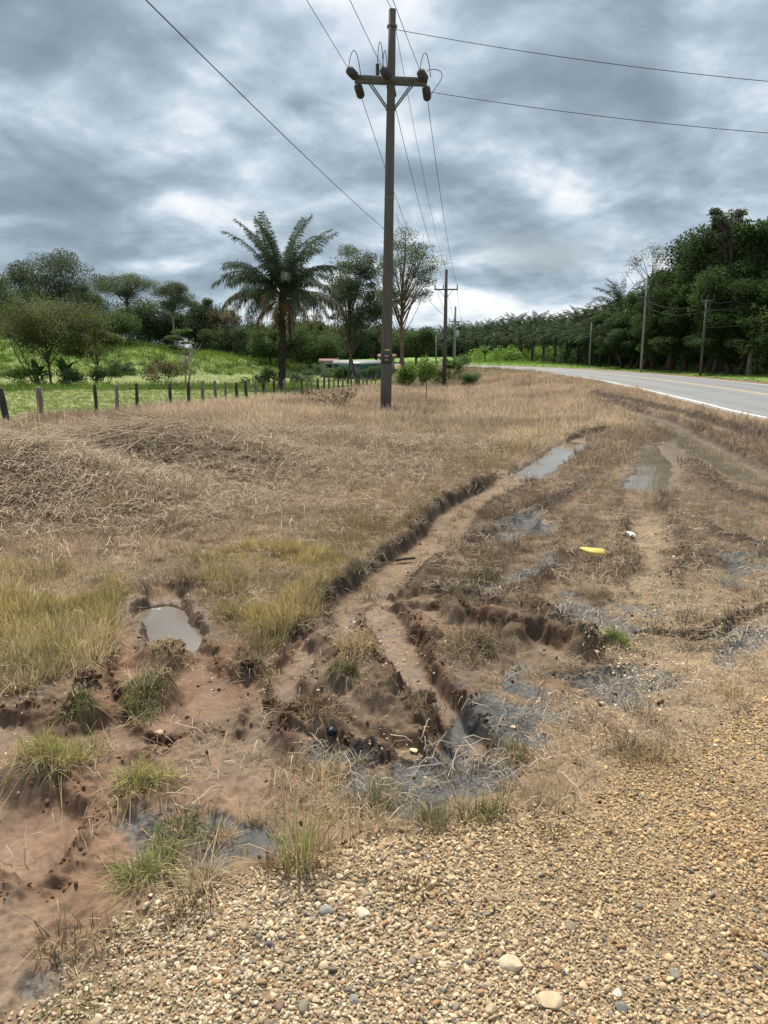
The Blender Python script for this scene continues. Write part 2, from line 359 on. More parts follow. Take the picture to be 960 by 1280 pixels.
class MB:
    def __init__(s): s.V = []; s.Q = []; s.T = []; s.S = []; s.n = 0
    def add(s, V, Q=None, T=None, S=None):
        V = np.asarray(V, float).reshape(-1, 3)
        if Q is not None and len(Q): s.Q.append(np.asarray(Q, int) + s.n)
        if T is not None and len(T): s.T.append(np.asarray(T, int) + s.n)
        s.V.append(V); s.S.append(np.ones((len(V), 3)) if S is None else np.broadcast_to(np.asarray(S, float), (len(V), 3))); s.n += len(V); return s
    def tube(s, P, rad, k=8, cap=True, S=None, lump=0):
        P = [np.array(p, float) for p in P]; n = len(P)
        if isinstance(rad, (int, float)): rad = [rad] * n
        V = []; up = np.array([0.03, .02, 1.0])
        prev = None
        for i in range(n):
            d = P[min(i + 1, n - 1)] - P[max(i - 1, 0)]; d = d / (np.linalg.norm(d) + 1e-9)
            if prev is None:
                a = np.cross(d, up if abs(d[2]) < .9 else np.array([1.0, 0, 0]))
            else: a = prev - d * np.dot(prev, d)
            a /= np.linalg.norm(a) + 1e-9; prev = a; b = np.cross(d, a)
            for j in range(k):
                t = 2 * math.pi * j / k
                rr = rad[i] * (1 + lump * (random.random() - .5))
                V.append(P[i] + rr * (math.cos(t) * a + math.sin(t) * b))
        Q = [(i * k + j, i * k + (j + 1) % k, (i + 1) * k + (j + 1) % k, (i + 1) * k + j) for i in range(n - 1) for j in range(k)]
        T = []
        if cap:
            V.append(P[0]); V.append(P[-1]); c0 = n * k; c1 = c0 + 1
            T = [(c0, (j + 1) % k, j) for j in range(k)] + [(c1, (n - 1) * k + j, (n - 1) * k + (j + 1) % k) for j in range(k)]
        return s.add(V, Q, T, S)
    def box(s, c, d, rz=0, tilt=(0, 0), S=None, jit=0):
        M = Euler((tilt[0], tilt[1], rz)).to_matrix(); V = []
        for a in (-1, 1):
            for b in (-1, 1):
                for e in (-1, 1):
                    v = M @ Vector((a * d[0] / 2 + random.uniform(-jit, jit), b * d[1] / 2 + random.uniform(-jit, jit), e * d[2] / 2)); V.append((v.x + c[0], v.y + c[1], v.z + c[2]))
        Q = [(0, 1, 3, 2), (4, 6, 7, 5), (0, 4, 5, 1), (2, 3, 7, 6), (0, 2, 6, 4), (1, 5, 7, 3)]
        return s.add(V, Q, None, S)
    def lathe(s, prof, c=(0, 0, 0), k=12, axis=None):
        V = []; n = len(prof)
        M = Vector((0, 0, 1)).rotation_difference(Vector(axis)).to_matrix() if axis is not None else Matrix.Identity(3)
        for r, z in prof:
            for j in range(k):
                t = 2 * math.pi * j / k; v = M @ Vector((r * math.cos(t), r * math.sin(t), z)); V.append((v.x + c[0], v.y + c[1], v.z + c[2]))
        Q = [(i * k + j, i * k + (j + 1) % k, (i + 1) * k + (j + 1) % k, (i + 1) * k + j) for i in range(n - 1) for j in range(k)]
        for z in (prof[0][1], prof[-1][1]):
            v = M @ Vector((0, 0, z)); V.append((v.x + c[0], v.y + c[1], v.z + c[2]))
        T = [(n * k, (j + 1) % k, j) for j in range(k)] + [(n * k + 1, (n - 1) * k + j, (n - 1) * k + (j + 1) % k) for j in range(k)]
        return s.add(V, Q, T)
    def leaves(s, C, L, W, shade, updir=.5, rng=None):
        """rhombic leaves at C (n,3)"""
        rng = rng or RNG; n = len(C)
        a = rng.normal(size=(n, 3)); a[:, 2] *= .6; a[:, 2] -= .25; a /= np.linalg.norm(a, axis=1)[:, None]
        nn = rng.normal(size=(n, 3)) ; nn[:, 2] += updir * 2; b = np.cross(a, nn); b /= np.linalg.norm(b, axis=1)[:, None] + 1e-9
        L = (np.ones(n) * L)[:, None] * rng.uniform(.7, 1.3, (n, 1)); W = (np.ones(n) * W)[:, None] * rng.uniform(.7, 1.3, (n, 1))
        c3 = np.cross(a, b)
        V = np.stack([C - a * L / 2, C + b * W / 2 + c3 * W * .12, C + a * L / 2, C - b * W / 2 + c3 * W * .12], 1).reshape(-1, 3)
        Q = np.arange(4 * n).reshape(n, 4)
        sh = np.repeat(shade, 4, 0)
        return s.add(V, Q, None, sh)
    def arrays(s):
        V = np.concatenate(s.V); Fc = []
        if s.Q: Fc.append(np.concatenate(s.Q))
        if s.T: Fc.append(np.concatenate(s.T))
        return V, Fc, np.concatenate(s.S)
    def mesh(s, name, mat, smooth=False):
        V, Fc, S = s.arrays()
        return fast_mesh(name, V, Fc, mat, {'shade': ('FLOAT_COLOR', S)}, smooth)
    def build(s, name, mat, parent=None, smooth=False):
        o = bpy.data.objects.new(name, s.mesh(name, mat, smooth)); COL.objects.link(o)
        if parent is not None: o.parent = parent
        return o
def tag(o, label=None, cat=None, group=None, kind=None):
    if label: o['label'] = label
    if cat: o['category'] = cat
    if group: o['group'] = group
    if kind: o['kind'] = kind
    return o
def empty(name, loc, rz=0, label=None, cat=None, group=None):
    o = bpy.data.objects.new(name, None); o.empty_display_size = .2; COL.objects.link(o)
    o.location = loc; o.rotation_euler = (0, 0, rz); return tag(o, label, cat, group)
def copy_tree(o, parent=None):
    c = o.copy(); COL.objects.link(c); c.parent = parent
    for ch in list(o.children): copy_tree(ch, c)
    return c
def place(root, x, y, z=None, rz=0, sc=1):
    root.location = (x, y, Hat(x, y) - .02 if z is None else z); root.rotation_euler = (0, 0, rz)
    root.scale = (sc, sc, sc) if isinstance(sc, (int, float)) else sc
    return root
# ------------------------------------------------------------------ ground sheet
def ground_cols(o, x, y):
    n1 = fbm(x, y, 1.3, 4, 101)[:, None]; n2 = fbm(x, y, 9, 3, 111)[:, None]; n3 = fbm(x, y, .25, 3, 121)[:, None]
    C = lambda *c: np.array(c)[None, :]
    g = lambda k: o[k][:, None]
    col = C(.165, .112, .068) * (1 + .35 * n1 + .3 * n2)
    pst = C(.175, .215, .070) * (1 + .25 * n1 + .2 * n3) + C(.05, .03, .01) * np.clip(n3, 0, 1)
    col = col * (1 - g('past')) + pst * g('past')
    hill = ss(-.2, .8, o['H'] + .4)[:, None] * (o['r'] > 70)[:, None] * (o['s'] > 6)[:, None]
    col = col * (1 - hill) + C(.15, .225, .045) * (1 + .3 * n1) * hill
    rt = ss(4.9, 5.8, -o['s'])[:, None]
    col = col * (1 - rt) + C(.14, .23, .05) * (1 + .25 * n1) * rt
    far = ss(150, 260, o['r'])[:, None]; col = col * (1 - far) + C(.04, .07, .02) * far
    dirt = ss(.15, .6, fbm(x, y, 1.1, 4, 131))[:, None] * (1 - g('past')) * (1 - rt) * (o['r'] < 30)[:, None]
    col = col * (1 - .55 * dirt) + C(.085, .062, .042) * .55 * dirt
    rg = g('right') * ss(-.2, .4, fbm(x, y, 1.9, 4, 331))[:, None]; col = col * (1 - .7 * rg) + C(.075, .054, .036) * (1 + .4 * n2) * .7 * rg
    mudc = C(.168, .118, .080) * (1 + .3 * n1 + .3 * n2); redc = C(.170, .078, .034) * (1 + .2 * n1 + .2 * n2)
    k = ss(-.1, .5, fbm(x, y, .9, 3, 141))[:, None]; mudc = mudc * (1 - .5 * k) + redc * .5 * k
    m = np.clip(g('mud'), 0, 1) * (1 - .55 * ss(.1, .5, fbm(x, y, 2.7, 4, 145))[:, None]); col = col * (1 - m) + mudc * m
    f = g('floor') * (1 - m); col = col * (1 - f) + C(.165, .112, .066) * (1 + .3 * n2 + .2 * n1) * f
    g2 = g('grav2') * (.55 + .3 * n2); g2 = np.clip(g2, 0, 1); col = col * (1 - g2) + C(.22, .165, .105) * (1 + .3 * n2) * g2
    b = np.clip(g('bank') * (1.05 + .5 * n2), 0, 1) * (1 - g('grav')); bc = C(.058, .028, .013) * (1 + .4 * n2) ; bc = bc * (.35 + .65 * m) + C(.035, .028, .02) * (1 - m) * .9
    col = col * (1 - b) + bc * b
    sd = g('sod') * (1 - .5 * b) * .8; col = col * (1 - sd) + C(.075, .05, .028) * sd
    q = g('margin') * .75; col = col * (1 - q) + C(.085, .058, .036) * (1 + .3 * n2) * q
    w = g('wet') ; w = w * (1 - .7 * sd); col = col * (1 - w) + C(.042, .044, .043) * (1 + .9 * n2) * w
    gr = g('grav'); col = col * (1 - gr) + C(.20, .148, .09) * (1 + .3 * n2) * gr
    wet = np.clip(o['wet'] * 1.0 + .6 * o['margin'] + .28 * o['mud'] + .35 * o['floor'], 0, 1) * (1 - .8 * o['sod']) * (1 - .6 * o['bank'])
    return np.clip(col, 0.005, .9), np.clip(wet, 0, 1)

rad = [.45]
while rad[-1] < 1.3: rad.append(rad[-1] * 1.03)
while rad[-1] < 9: rad.append(rad[-1] * 1.0032)
while rad[-1] < 34: rad.append(rad[-1] * 1.005)
while rad[-1] < 150: rad.append(rad[-1] * 1.02)
while rad[-1] < 4000: rad.append(rad[-1] * 1.09)
rad = np.array(rad)
th = np.concatenate([np.linspace(-34, 34, 760), np.linspace(35, 60, 50), np.linspace(62, 298, 90), np.linspace(300, 325, 50)])
th = np.radians(th); nr, nt = len(rad), len(th)
X = (rad[:, None] * np.sin(th)[None, :]).ravel(); Y = (rad[:, None] * np.cos(th)[None, :]).ravel()
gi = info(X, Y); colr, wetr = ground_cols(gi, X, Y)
V = np.stack([X, Y, gi['H']], 1)
i = np.arange(nr - 1)[:, None]; j = np.arange(nt)[None, :]; j2 = (j + 1) % nt
Q = np.stack([i * nt + j, i * nt + j2, (i + 1) * nt + j2, (i + 1) * nt + j], -1).reshape(-1, 4)[:, ::-1]
V = np.concatenate([V, [[0, 0, Hat(0, .2)]]]); c0 = len(V) - 1; jj = np.arange(nt)
T = np.stack([np.full(nt, c0), jj, (jj + 1) % nt], -1)[:, ::-1]
add1 = lambda a: np.concatenate([a, a[:1]])
t = NT('ground_soil')
v = t.obj(); ac = t.n('ShaderNodeAttribute'); ac.attribute_name = 'col'; aw = t.n('ShaderNodeAttribute'); aw.attribute_name = 'wet'; ag = t.n('ShaderNodeAttribute'); ag.attribute_name = 'grav'
n1 = t.noise(35, 6, .65, v); n2 = t.noise(160, 4, .6, v); n3 = t.noise(6, 5, .6, v)
c = t.mul(ac.outputs['Color'], t.mr(n1, .3, .7, .72, 1.28)); c = t.mul(c, t.mr(n3, .3, .7, .85, 1.15))
# grit: small stones in gravel and washed-out soil
vo = t.n('ShaderNodeTexVoronoi'); vo.inputs['Scale'].default_value = 85; t.l(v, vo.inputs['Vector']); vo.inputs['Randomness'].default_value = 1
stone = t.ramp(vo.outputs['Color'], [(.0, (.12, .09, .06)), (.5, (.38, .27, .14)), (1, (.52, .42, .27))])
mk = t.math('LESS_THAN', vo.outputs['Distance'], .42); mk = t.math('MULTIPLY', mk, ag.outputs['Fac'])
mx = t.n('ShaderNodeMix', data_type='RGBA'); t.l(mk, mx.inputs[0]); t.l(c, mx.inputs[6]); t.l(stone, mx.inputs[7])
ro = t.n('ShaderNodeMapRange'); t.l(aw.outputs['Fac'], ro.inputs[0]); ro.inputs[3].default_value = .95; ro.inputs[4].default_value = .50
hgt = t.math('ADD', t.math('MULTIPLY', n1, .7), t.math('MULTIPLY', n2, .35))
gb = t.math('MULTIPLY', t.math('SUBTRACT', .6, vo.outputs['Distance']), ag.outputs['Fac']); hgt = t.math('ADD', hgt, t.math('MULTIPLY', gb, .8))
gm = t.end(t.pbsdf(mx.outputs[2], ro.outputs[0], .35, hgt, .55, .012))
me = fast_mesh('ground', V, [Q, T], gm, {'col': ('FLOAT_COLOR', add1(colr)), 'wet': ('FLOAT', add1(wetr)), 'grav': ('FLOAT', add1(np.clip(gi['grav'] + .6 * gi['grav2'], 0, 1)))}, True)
ground = bpy.data.objects.new('ground', me); COL.objects.link(ground)
tag(ground, 'rutted roadside verge of brown mud, dry grass soil and gravel with green pasture beyond', None, None, 'structure')

# ------------------------------------------------------------------ road
def ribbon(name, offs, zs, mat, i0=0, i1=None, dashes=None):
    P = np.array(ROAD); D = np.gradient(P, axis=0); D /= np.linalg.norm(D, axis=1)[:, None]; N = np.stack([-D[:, 1], D[:, 0]], 1)
    m = len(offs); V = np.concatenate([np.stack([P[:, 0] + N[:, 0] * a, P[:, 1] + N[:, 1] * a, np.full(len(P), z)], 1)[:, None] for a, z in zip(offs, zs)], 1)
    a = np.arange(len(P) - 1)[:, None]; b = np.arange(m - 1)[None, :]
    Q = np.stack([a * m + b, a * m + b + 1, (a + 1) * m + b + 1, (a + 1) * m + b], -1).reshape(-1, 4)
    ab = np.abs(np.array(offs)); nz_ = fbm(np.repeat(P[:, 0], m), np.repeat(P[:, 1], m), .8, 3, 311)
    sh = np.tile(1 - .16 * (np.exp(-((ab - 1.0) / .35) ** 2) + np.exp(-((ab - 2.75) / .35) ** 2)) - .0, len(P)) + .06 * nz_; ed = np.tile(ss(3.7, 3.95, ab), len(P))
    A = np.stack([sh * (1 + .25 * ed), sh * (1 + .02 * ed), sh * (1 - .25 * ed)], 1) if name == 'road' else np.ones((len(P) * m, 3))
    o = bpy.data.objects.new(name, fast_mesh(name, V.reshape(-1, 3), Q, mat, {'shade': ('FLOAT_COLOR', A)})); COL.objects.link(o); o['kind'] = 'structure'; return o
t = NT('asphalt'); v = t.obj(); a1 = t.noise(1.2, 5, .6, v); a2 = t.noise(120, 3, .7, v)
sp = t.n('ShaderNodeMapping'); sp.inputs['Scale'].default_value = (1.2, .06, 1); t.l(v, sp.inputs[0]); a3 = t.noise(1.0, 4, .6, sp.outputs[0])
c = t.ramp(t.math('ADD', t.math('MULTIPLY', a1, .4), t.math('MULTIPLY', a3, .6)), [(.3, (.15, .155, .16)), (.7, (.22, .225, .23))]); c = t.mul(c, t.mr(a2, .3, .7, .8, 1.2)); at_ = t.n('ShaderNodeAttribute'); at_.attribute_name = 'shade'; vm = t.n('ShaderNodeVectorMath', operation='MULTIPLY'); t.l(c, vm.inputs[0]); t.l(at_.outputs['Color'], vm.inputs[1])
cr = t.n('ShaderNodeTexVoronoi'); cr.feature = 'DISTANCE_TO_EDGE'; cr.inputs['Scale'].default_value = .35; t.l(v, cr.inputs['Vector']); ck = t.math('LESS_THAN', cr.outputs['Distance'], .012); ck = t.math('MULTIPLY', ck, t.mr(t.noise(.2, 2, .5, v), .5, .6, 0, .6))
c = t.mul(vm.outputs[0], t.math('SUBTRACT', 1, ck))
asph = t.end(t.pbsdf(c, .62, .4, a2, .5, .004))
OF = np.concatenate([[3.98], np.linspace(3.95, -3.95, 41), [-3.98]])
ribbon('road', OF, np.where(np.abs(OF) > 3.96, -.12, .05 * (1 - np.abs(OF) / 3.95)), asph)['label'] = 'grey two-lane asphalt road curving away to the left'
wl = simple('white_line_paint', (.62, .62, .60), .6, .18, 14, .1); yl = simple('yellow_line_paint', (.52, .40, .20), .6, .2, 14, .1)
ribbon('road_marking', [3.72, 3.57], [.0069, .0088], wl)['label'] = 'white edge line along the near side of the road'
ribbon('road_marking', [-3.57, -3.72], [.0088, .0069], wl)['label'] = 'white edge line along the far side of the road'
ribbon('road_marking', [.17, .07], [.0515, .053], yl)['label'] = 'near stripe of the yellow centre line'
ribbon('road_marking', [-.07, -.17], [.053, .0515], yl)['label'] = 'far stripe of the yellow centre line'

# ------------------------------------------------------------------ water in the ruts
t = NT('muddy_water'); v = t.obj(); w1 = t.noise(7, 3, .5, v); w2 = t.noise(2.2, 3, .5, v)
c = t.ramp(w2, [(.3, (.14, .115, .085)), (.7, (.20, .17, .13))])
w3 = t.noise(28, 3, .6, v); p = t.pbsdf(c, .03, 1.0, w1, .06, .006); p.inputs['IOR'].default_value = 1.95; water_mat = t.end(p)
for P, w, dep, dz, label in POOLS:
    P = np.array(P); D = np.gradient(P, axis=0); D /= np.linalg.norm(D, axis=1)[:, None]; N = np.stack([-D[:, 1], D[:, 0]], 1)
    P = np.concatenate([[P[0] - D[0] * w * .8], P, [P[-1] + D[-1] * w * .8]]); N = np.concatenate([N[:1], N, N[-1:]])
    zb = base(P[:, 0], P[:, 1]); z = np.full(len(P), zb.mean()) if zb.max() - zb.min() < .03 else zb
    ws = np.full(len(P), w * 1.12); ws[0] = ws[-1] = w * .4
    V = np.concatenate([np.stack([P[:, 0] + N[:, 0] * ws * a, P[:, 1] + N[:, 1] * ws * a, z + dz], 1)[:, None] for a in (-1, -.3, .3, 1)], 1)
    a = np.arange(len(P) - 1)[:, None]; b = np.arange(3)[None, :]
    Q = np.stack([a * 4 + b, a * 4 + b + 1, (a + 1) * 4 + b + 1, (a + 1) * 4 + b], -1).reshape(-1, 4)[:, ::-1]
    o = bpy.data.objects.new('puddle_water', fast_mesh('puddle_water', V.reshape(-1, 3), Q, water_mat, None, True)); COL.objects.link(o); tag(o, label, None, None, 'structure')

# ------------------------------------------------------------------ scatter through geometry nodes
def scatter(name, src, x, y, z, rot, scl, idx, tint, label):
    me = fast_mesh(name, np.stack([x, y, z], 1), [np.zeros((0, 3), int)] , None) if False else bpy.data.meshes.new(name)
    n = len(x); me.vertices.add(n); me.vertices.foreach_set('co', np.stack([x, y, z], 1).astype(np.float32).ravel())
    a = me.attributes.new('rot', 'FLOAT_VECTOR', 'POINT'); a.data.foreach_set('vector', rot.astype(np.float32).ravel())
    a = me.attributes.new('scl', 'FLOAT_VECTOR', 'POINT'); a.data.foreach_set('vector', scl.astype(np.float32).ravel())
    a = me.attributes.new('idx', 'INT', 'POINT'); a.data.foreach_set('value', idx.astype(np.int32))
    a = me.attributes.new('tint', 'FLOAT_COLOR', 'POINT'); a.data.foreach_set('color', np.concatenate([np.clip(tint, 0.003, 1), np.ones((n, 1))], 1).astype(np.float32).ravel())
    o = bpy.data.objects.new(name, me); COL.objects.link(o)
    c = bpy.data.collections.new(name + '_shapes')
    for k, m in enumerate(src):
        q = bpy.data.objects.new(f'{name}_shape_{k:02d}', m); c.objects.link(q)
    ng = bpy.data.node_groups.new(name + '_spread', 'GeometryNodeTree')
    ng.interface.new_socket('Geometry', in_out='INPUT', socket_type='NodeSocketGeometry'); ng.interface.new_socket('Geometry', in_out='OUTPUT', socket_type='NodeSocketGeometry')
    N = ng.nodes.new; L = ng.links.new
    gi_, go = N('NodeGroupInput'), N('NodeGroupOutput'); ip = N('GeometryNodeInstanceOnPoints'); ci = N('GeometryNodeCollectionInfo')
    ci.inputs['Collection'].default_value = c; ci.inputs['Separate Children'].default_value = True; ci.inputs['Reset Children'].default_value = True
    def at(nm, ty):
        q = N('GeometryNodeInputNamedAttribute'); q.data_type = ty; q.inputs['Name'].default_value = nm
        return [s for s in q.outputs if s.name == 'Attribute' and s.enabled][0]
    er = N('FunctionNodeEulerToRotation'); L(at('rot', 'FLOAT_VECTOR'), er.inputs[0])
    L(gi_.outputs[0], ip.inputs['Points']); L(ci.outputs[0], ip.inputs['Instance']); ip.inputs['Pick Instance'].default_value = True
    L(at('idx', 'INT'), ip.inputs['Instance Index']); L(er.outputs[0], ip.inputs['Rotation']); L(at('scl', 'FLOAT_VECTOR'), ip.inputs['Scale'])
    L(ip.outputs[0], go.inputs[0])
    md = o.modifiers.new('spread', 'NODES'); md.node_group = ng
    tag(o, label, None, None, 'stuff'); return o

def blades(mb, n, Rr, h, w, lean=.5, rng=None, droop=.5, hv=.4, col=None, cv=.25, base_h=0.0):
    """n curved tapering blades rooted in a disc"""
    rng = rng or RNG
    for k in range(n):
        a = rng.uniform(0, 2 * math.pi); q = Rr * math.sqrt(rng.uniform()); rx, ry = q * math.cos(a), q * math.sin(a)
        hh = h * rng.uniform(1 - hv, 1 + hv * .6); d = a + rng.normal() * .9; ln = abs(rng.normal()) * lean
        dx, dy = math.cos(d), math.sin(d); sx, sy = -dy * w / 2, dx * w / 2
        tw = rng.uniform(0, math.pi); sx, sy = math.cos(tw) * w / 2, math.sin(tw) * w / 2
        P = []
        for t_, ww in ((0, 1), (.4, .9), (.75, .6)):
            u = t_ * hh; off = ln * hh * (t_ ** 1.6); zz = u * (1 - droop * ln * t_ * .6)
            zz = max(zz, .004)
            P += [(rx + dx * off - sx * ww, ry + dy * off - sy * ww, base_h + zz), (rx + dx * off + sx * ww, ry + dy * off + sy * ww, base_h + zz)]
        off = ln * hh; P.append((rx + dx * off, ry + dy * off, base_h + max(hh * (1 - droop * ln * .7), .004)))
        c = np.array(col if col is not None else (1, 1, 1)) * rng.uniform(1 - cv, 1 + cv)
        mb.add(P, [(0, 1, 3, 2), (2, 3, 5, 4)], [(4, 5, 6)], c)
    return mb
DRY = tinted('dry_grass_blade', .8, .3, .15); GRN = DRY
TUFT = []
for k in range(6): TUFT.append(blades(MB(), 30, .05, .055, .0034, .8, hv=.6, droop=.7, cv=.45).mesh('tuft', DRY))      # near matted
for k in range(4): TUFT.append(blades(MB(), 26, .045, .11, .0034, .45, hv=.6, cv=.4).mesh('tuft', DRY))     # near upright
for k in range(4): TUFT.append(blades(MB(), 16, .10, .11, .010, .7, hv=.6, droop=.7, cv=.45).mesh('tuft', DRY))      # far matted
for k in range(4): TUFT.append(blades(MB(), 16, .09, .20, .009, .4, hv=.6, cv=.4).mesh('tuft', DRY))       # far upright
def sample(N, r0, r1, p, half=37):
    """random ground points, density falling with distance"""
    u = RNG.uniform(size=N); e = 1 - p
    r = (r0 ** e + u * (r1 ** e - r0 ** e)) ** (1 / e); a = np.radians(RNG.uniform(-half, half, N))
    return r * np.sin(a), r * np.cos(a)
def lerp(a, b, t_): return np.array(a)[None] * (1 - t_[:, None]) + np.array(b)[None] * t_[:, None]
x, y = sample(330000, 2.2, 100, .45)
o = info(x, y)
dens = (1 - o['past']) * (1 - ss(.2, .6, o['mud'])) * (1 - .97 * o['floor']) * (1 - ss(.15, .5, o['grav'])) * (1 - .8 * o['grav2']) * (1 - .93 * ss(.12, .5, o['wet'])) * (o['s'] > 4.25)
dens *= 1 - .88 * ss(.25, .8, o['bank'])
patch = fbm(x, y, 1.1, 4, 131); dens *= 1 - .75 * ss(.1, .5, patch)
dens *= 1 - .55 * o['right'] * ss(-.15, .3, fbm(x, y, 2.2, 4, 331)); dens = np.maximum(dens, .6 * (o['sod'] > .5) * (o['mud'] > .3))
dens *= .22 + .78 * np.maximum(ss(4.0, 5.6, o['r']), ss(.2, .6, o['green'])); dens *= 1 - .6 * ss(-.1, .35, fbm(x, y, 4.5, 3, 137)) * ss(14, 6, o['r'])
keep = RNG.uniform(size=len(x)) < dens; x, y = x[keep], y[keep]; o = {k: v[keep] for k, v in o.items()}; n = len(x)
tall = ss(16, 22, o['r']) * (o['s'] > 7); gr = o['green']
bandz = fbm(x, y, .35, 3, 151)
up = (RNG.uniform(size=n) < np.clip(.2 + .75 * gr + .5 * tall + .4 * bandz, 0, 1))
farv = o['r'] > 11
idx = np.where(farv, np.where(up, 14 + RNG.integers(0, 4, n), 10 + RNG.integers(0, 4, n)), np.where(up, 6 + RNG.integers(0, 4, n), RNG.integers(0, 6, n)))
sc = (.7 + .1 * gr + .25 * tall + .25 * np.clip(bandz, -1, 1)) * RNG.uniform(.6, 1.35, n) * np.where(farv, .85 + o['r'] / 90, 1)
sc *= .55 + .9 * ss(.25, .75, .5 + .5 * fbm(x, y, 3.5, 3, 251))
nn = .5 + .5 * fbm(x, y, .6, 4, 161); n5 = .5 + .5 * fbm(x, y, 3, 3, 171)
tint = lerp((.60, .48, .34), (.33, .25, .175), ss(.3, .75, nn))
pk = ss(.45, .8, .5 + .5 * fbm(x, y, .3, 3, 181)) * ss(9, 14, o['r']); tint = tint * (1 - .6 * pk[:, None]) + np.array((.58, .44, .33)) * .6 * pk[:, None]
tint = tint * (1 - gr[:, None] * .75) + lerp((.54, .44, .17), (.33, .30, .085), ss(.3, .75, n5)) * gr[:, None] * .75
sg = ss(.55, .8, n5) * .35; tint = tint * (1 - sg[:, None]) + np.array((.25, .25, .09)) * sg[:, None]
dk = np.clip(1.3 * o['bank'] + .8 * o['wet'], 0, 1)[:, None]; tint = tint * (1 - .55 * dk)
tint *= RNG.uniform(.72, 1.3, (n, 1))
hz = o['heap'][:, None] * .8; tint = tint * (1 - hz) + lerp((.70, .57, .43), (.42, .32, .235), RNG.uniform(size=n)) * hz; tint *= 1 - .30 * o['right'][:, None]
gf = ss(60, 85, o['r'])[:, None] * RNG.uniform(0, 1, (n, 1)); tint = tint * (1 - gf) + np.array((.12, .17, .05)) * gf
tl = .15 + .55 * o['heap']; rot = np.stack([RNG.normal(0, 1, n) * tl, RNG.normal(0, 1, n) * tl, RNG.uniform(0, 6.28, n)], 1)
s3 = np.stack([sc, sc, sc * RNG.uniform(.7, 1.2, n)], 1)
scatter('dry_grass', TUFT, x, y, o['H'] - .006, rot, s3, idx, tint, 'dry brown and straw-coloured grass matted over the verge')
print('dry', n)
# dead straws lying over the turf
def straws():
    out = []
    for k in range(5):
        m = MB()
        for q in range(7):
            a = RNG.uniform(0, 6.28); L = RNG.uniform(.04, .13); cx, cy = RNG.normal(0, .05, 2); b = RNG.normal() * .5
            P = [(cx + math.cos(a) * L * (t_ - .5) + math.cos(a + 1.57) * b * L * t_ * (1 - t_), cy + math.sin(a) * L * (t_ - .5), .008 + RNG.uniform(0, .03) + .05 * t_ * (1 - t_)) for t_ in (0, .35, .7, 1)]
            m.tube(P, [.0014, .0013, .0010, .0006], 3, False, S=np.ones(3) * RNG.uniform(.7, 1.2))
        out.append(m.mesh('straws', DRY))
    return out
x, y = sample(9000, 2.4, 22, .0); o = info(x, y)
dens = (1 - o['past']) * (1 - .8 * ss(.2, .6, o['mud'])) * (1 - .9 * o['floor']) * (1 - .97 * ss(.15, .5, o['grav'])) * (o['s'] > 4.4)
keep = RNG.uniform(size=len(x)) < dens; x, y = x[keep], y[keep]; H = o['H'][keep]
hx_ = []; hy_ = []
for (gx, gy), rx, ry, hh in HEAPS: hx_.append(RNG.normal(gx, rx * .8, 1700)); hy_.append(RNG.normal(gy, ry * .85, 1700))
hx_, hy_ = np.concatenate(hx_), np.concatenate(hy_); n1_ = len(x); x = np.concatenate([x, hx_]); y = np.concatenate([y, hy_]); H = np.concatenate([H, info(hx_, hy_)['H'] + RNG.uniform(.02, .10, len(hx_))]); n = len(x); big_ = np.arange(n) >= n1_
scatter('fallen_straw', straws(), x, y, H, np.stack([RNG.normal(0, .2, n), RNG.normal(0, .2, n), RNG.uniform(0, 6.28, n)], 1), np.repeat(RNG.uniform(.6, 1.5, (n, 1)) * np.where(big_, 1.7, 1)[:, None], 3, 1), RNG.integers(0, 5, n),
        lerp((.74, .63, .49), (.32, .25, .18), RNG.uniform(size=n) ** 1.3) * np.where(big_, 1.1, 1)[:, None], 'loose dead straw lying over the dry turf')

# pasture beyond the fence, hill and the lawn across the road
x, y = sample(60000, 14, 150, .3, 36); o = info(x, y)
lawn = (o['s'] < -4.6) & (o['s'] > -22) & (y < 130)
past = (o['past'] > .5) & (o['s'] > 7)
zoneL = past & ((o['H'] > -1.1) & (o['r'] > 60) | (np.abs(y - 66 - .08 * x) < 5) & (x < -6))
keep = lawn | past; x, y = x[keep], y[keep]; zoneL = zoneL[keep]; lawn = lawn[keep]; o = {k: v[keep] for k, v in o.items()}; n = len(x)
edge = lawn & (o['s'] < -11)
sc = np.where(zoneL, 1.9, .55) * np.where(edge, 1.9, 1) * RNG.uniform(.6, 1.4, n) * (.8 + o['r'] / 120)
tint = lerp((.24, .27, .085), (.16, .215, .05), RNG.uniform(size=n)); tint = np.where(zoneL[:, None], lerp((.19, .27, .05), (.10, .17, .033), ss(-.5, .5, fbm(x, y, .35, 3, 191))), tint)
tint = np.where(lawn[:, None], lerp((.26, .36, .07), (.15, .25, .045), RNG.uniform(size=n)), tint)
scatter('green_grass', TUFT, x, y, o['H'] - .01, np.stack([RNG.normal(0, .15, n), RNG.normal(0, .15, n), RNG.uniform(0, 6.28, n)], 1), np.stack([sc * 1.4, sc * 1.4, sc], 1), np.where(RNG.uniform(size=n) < .5, 14, 10) + RNG.integers(0, 4, n), tint, 'green pasture and verge grass beyond the fence and across the road')

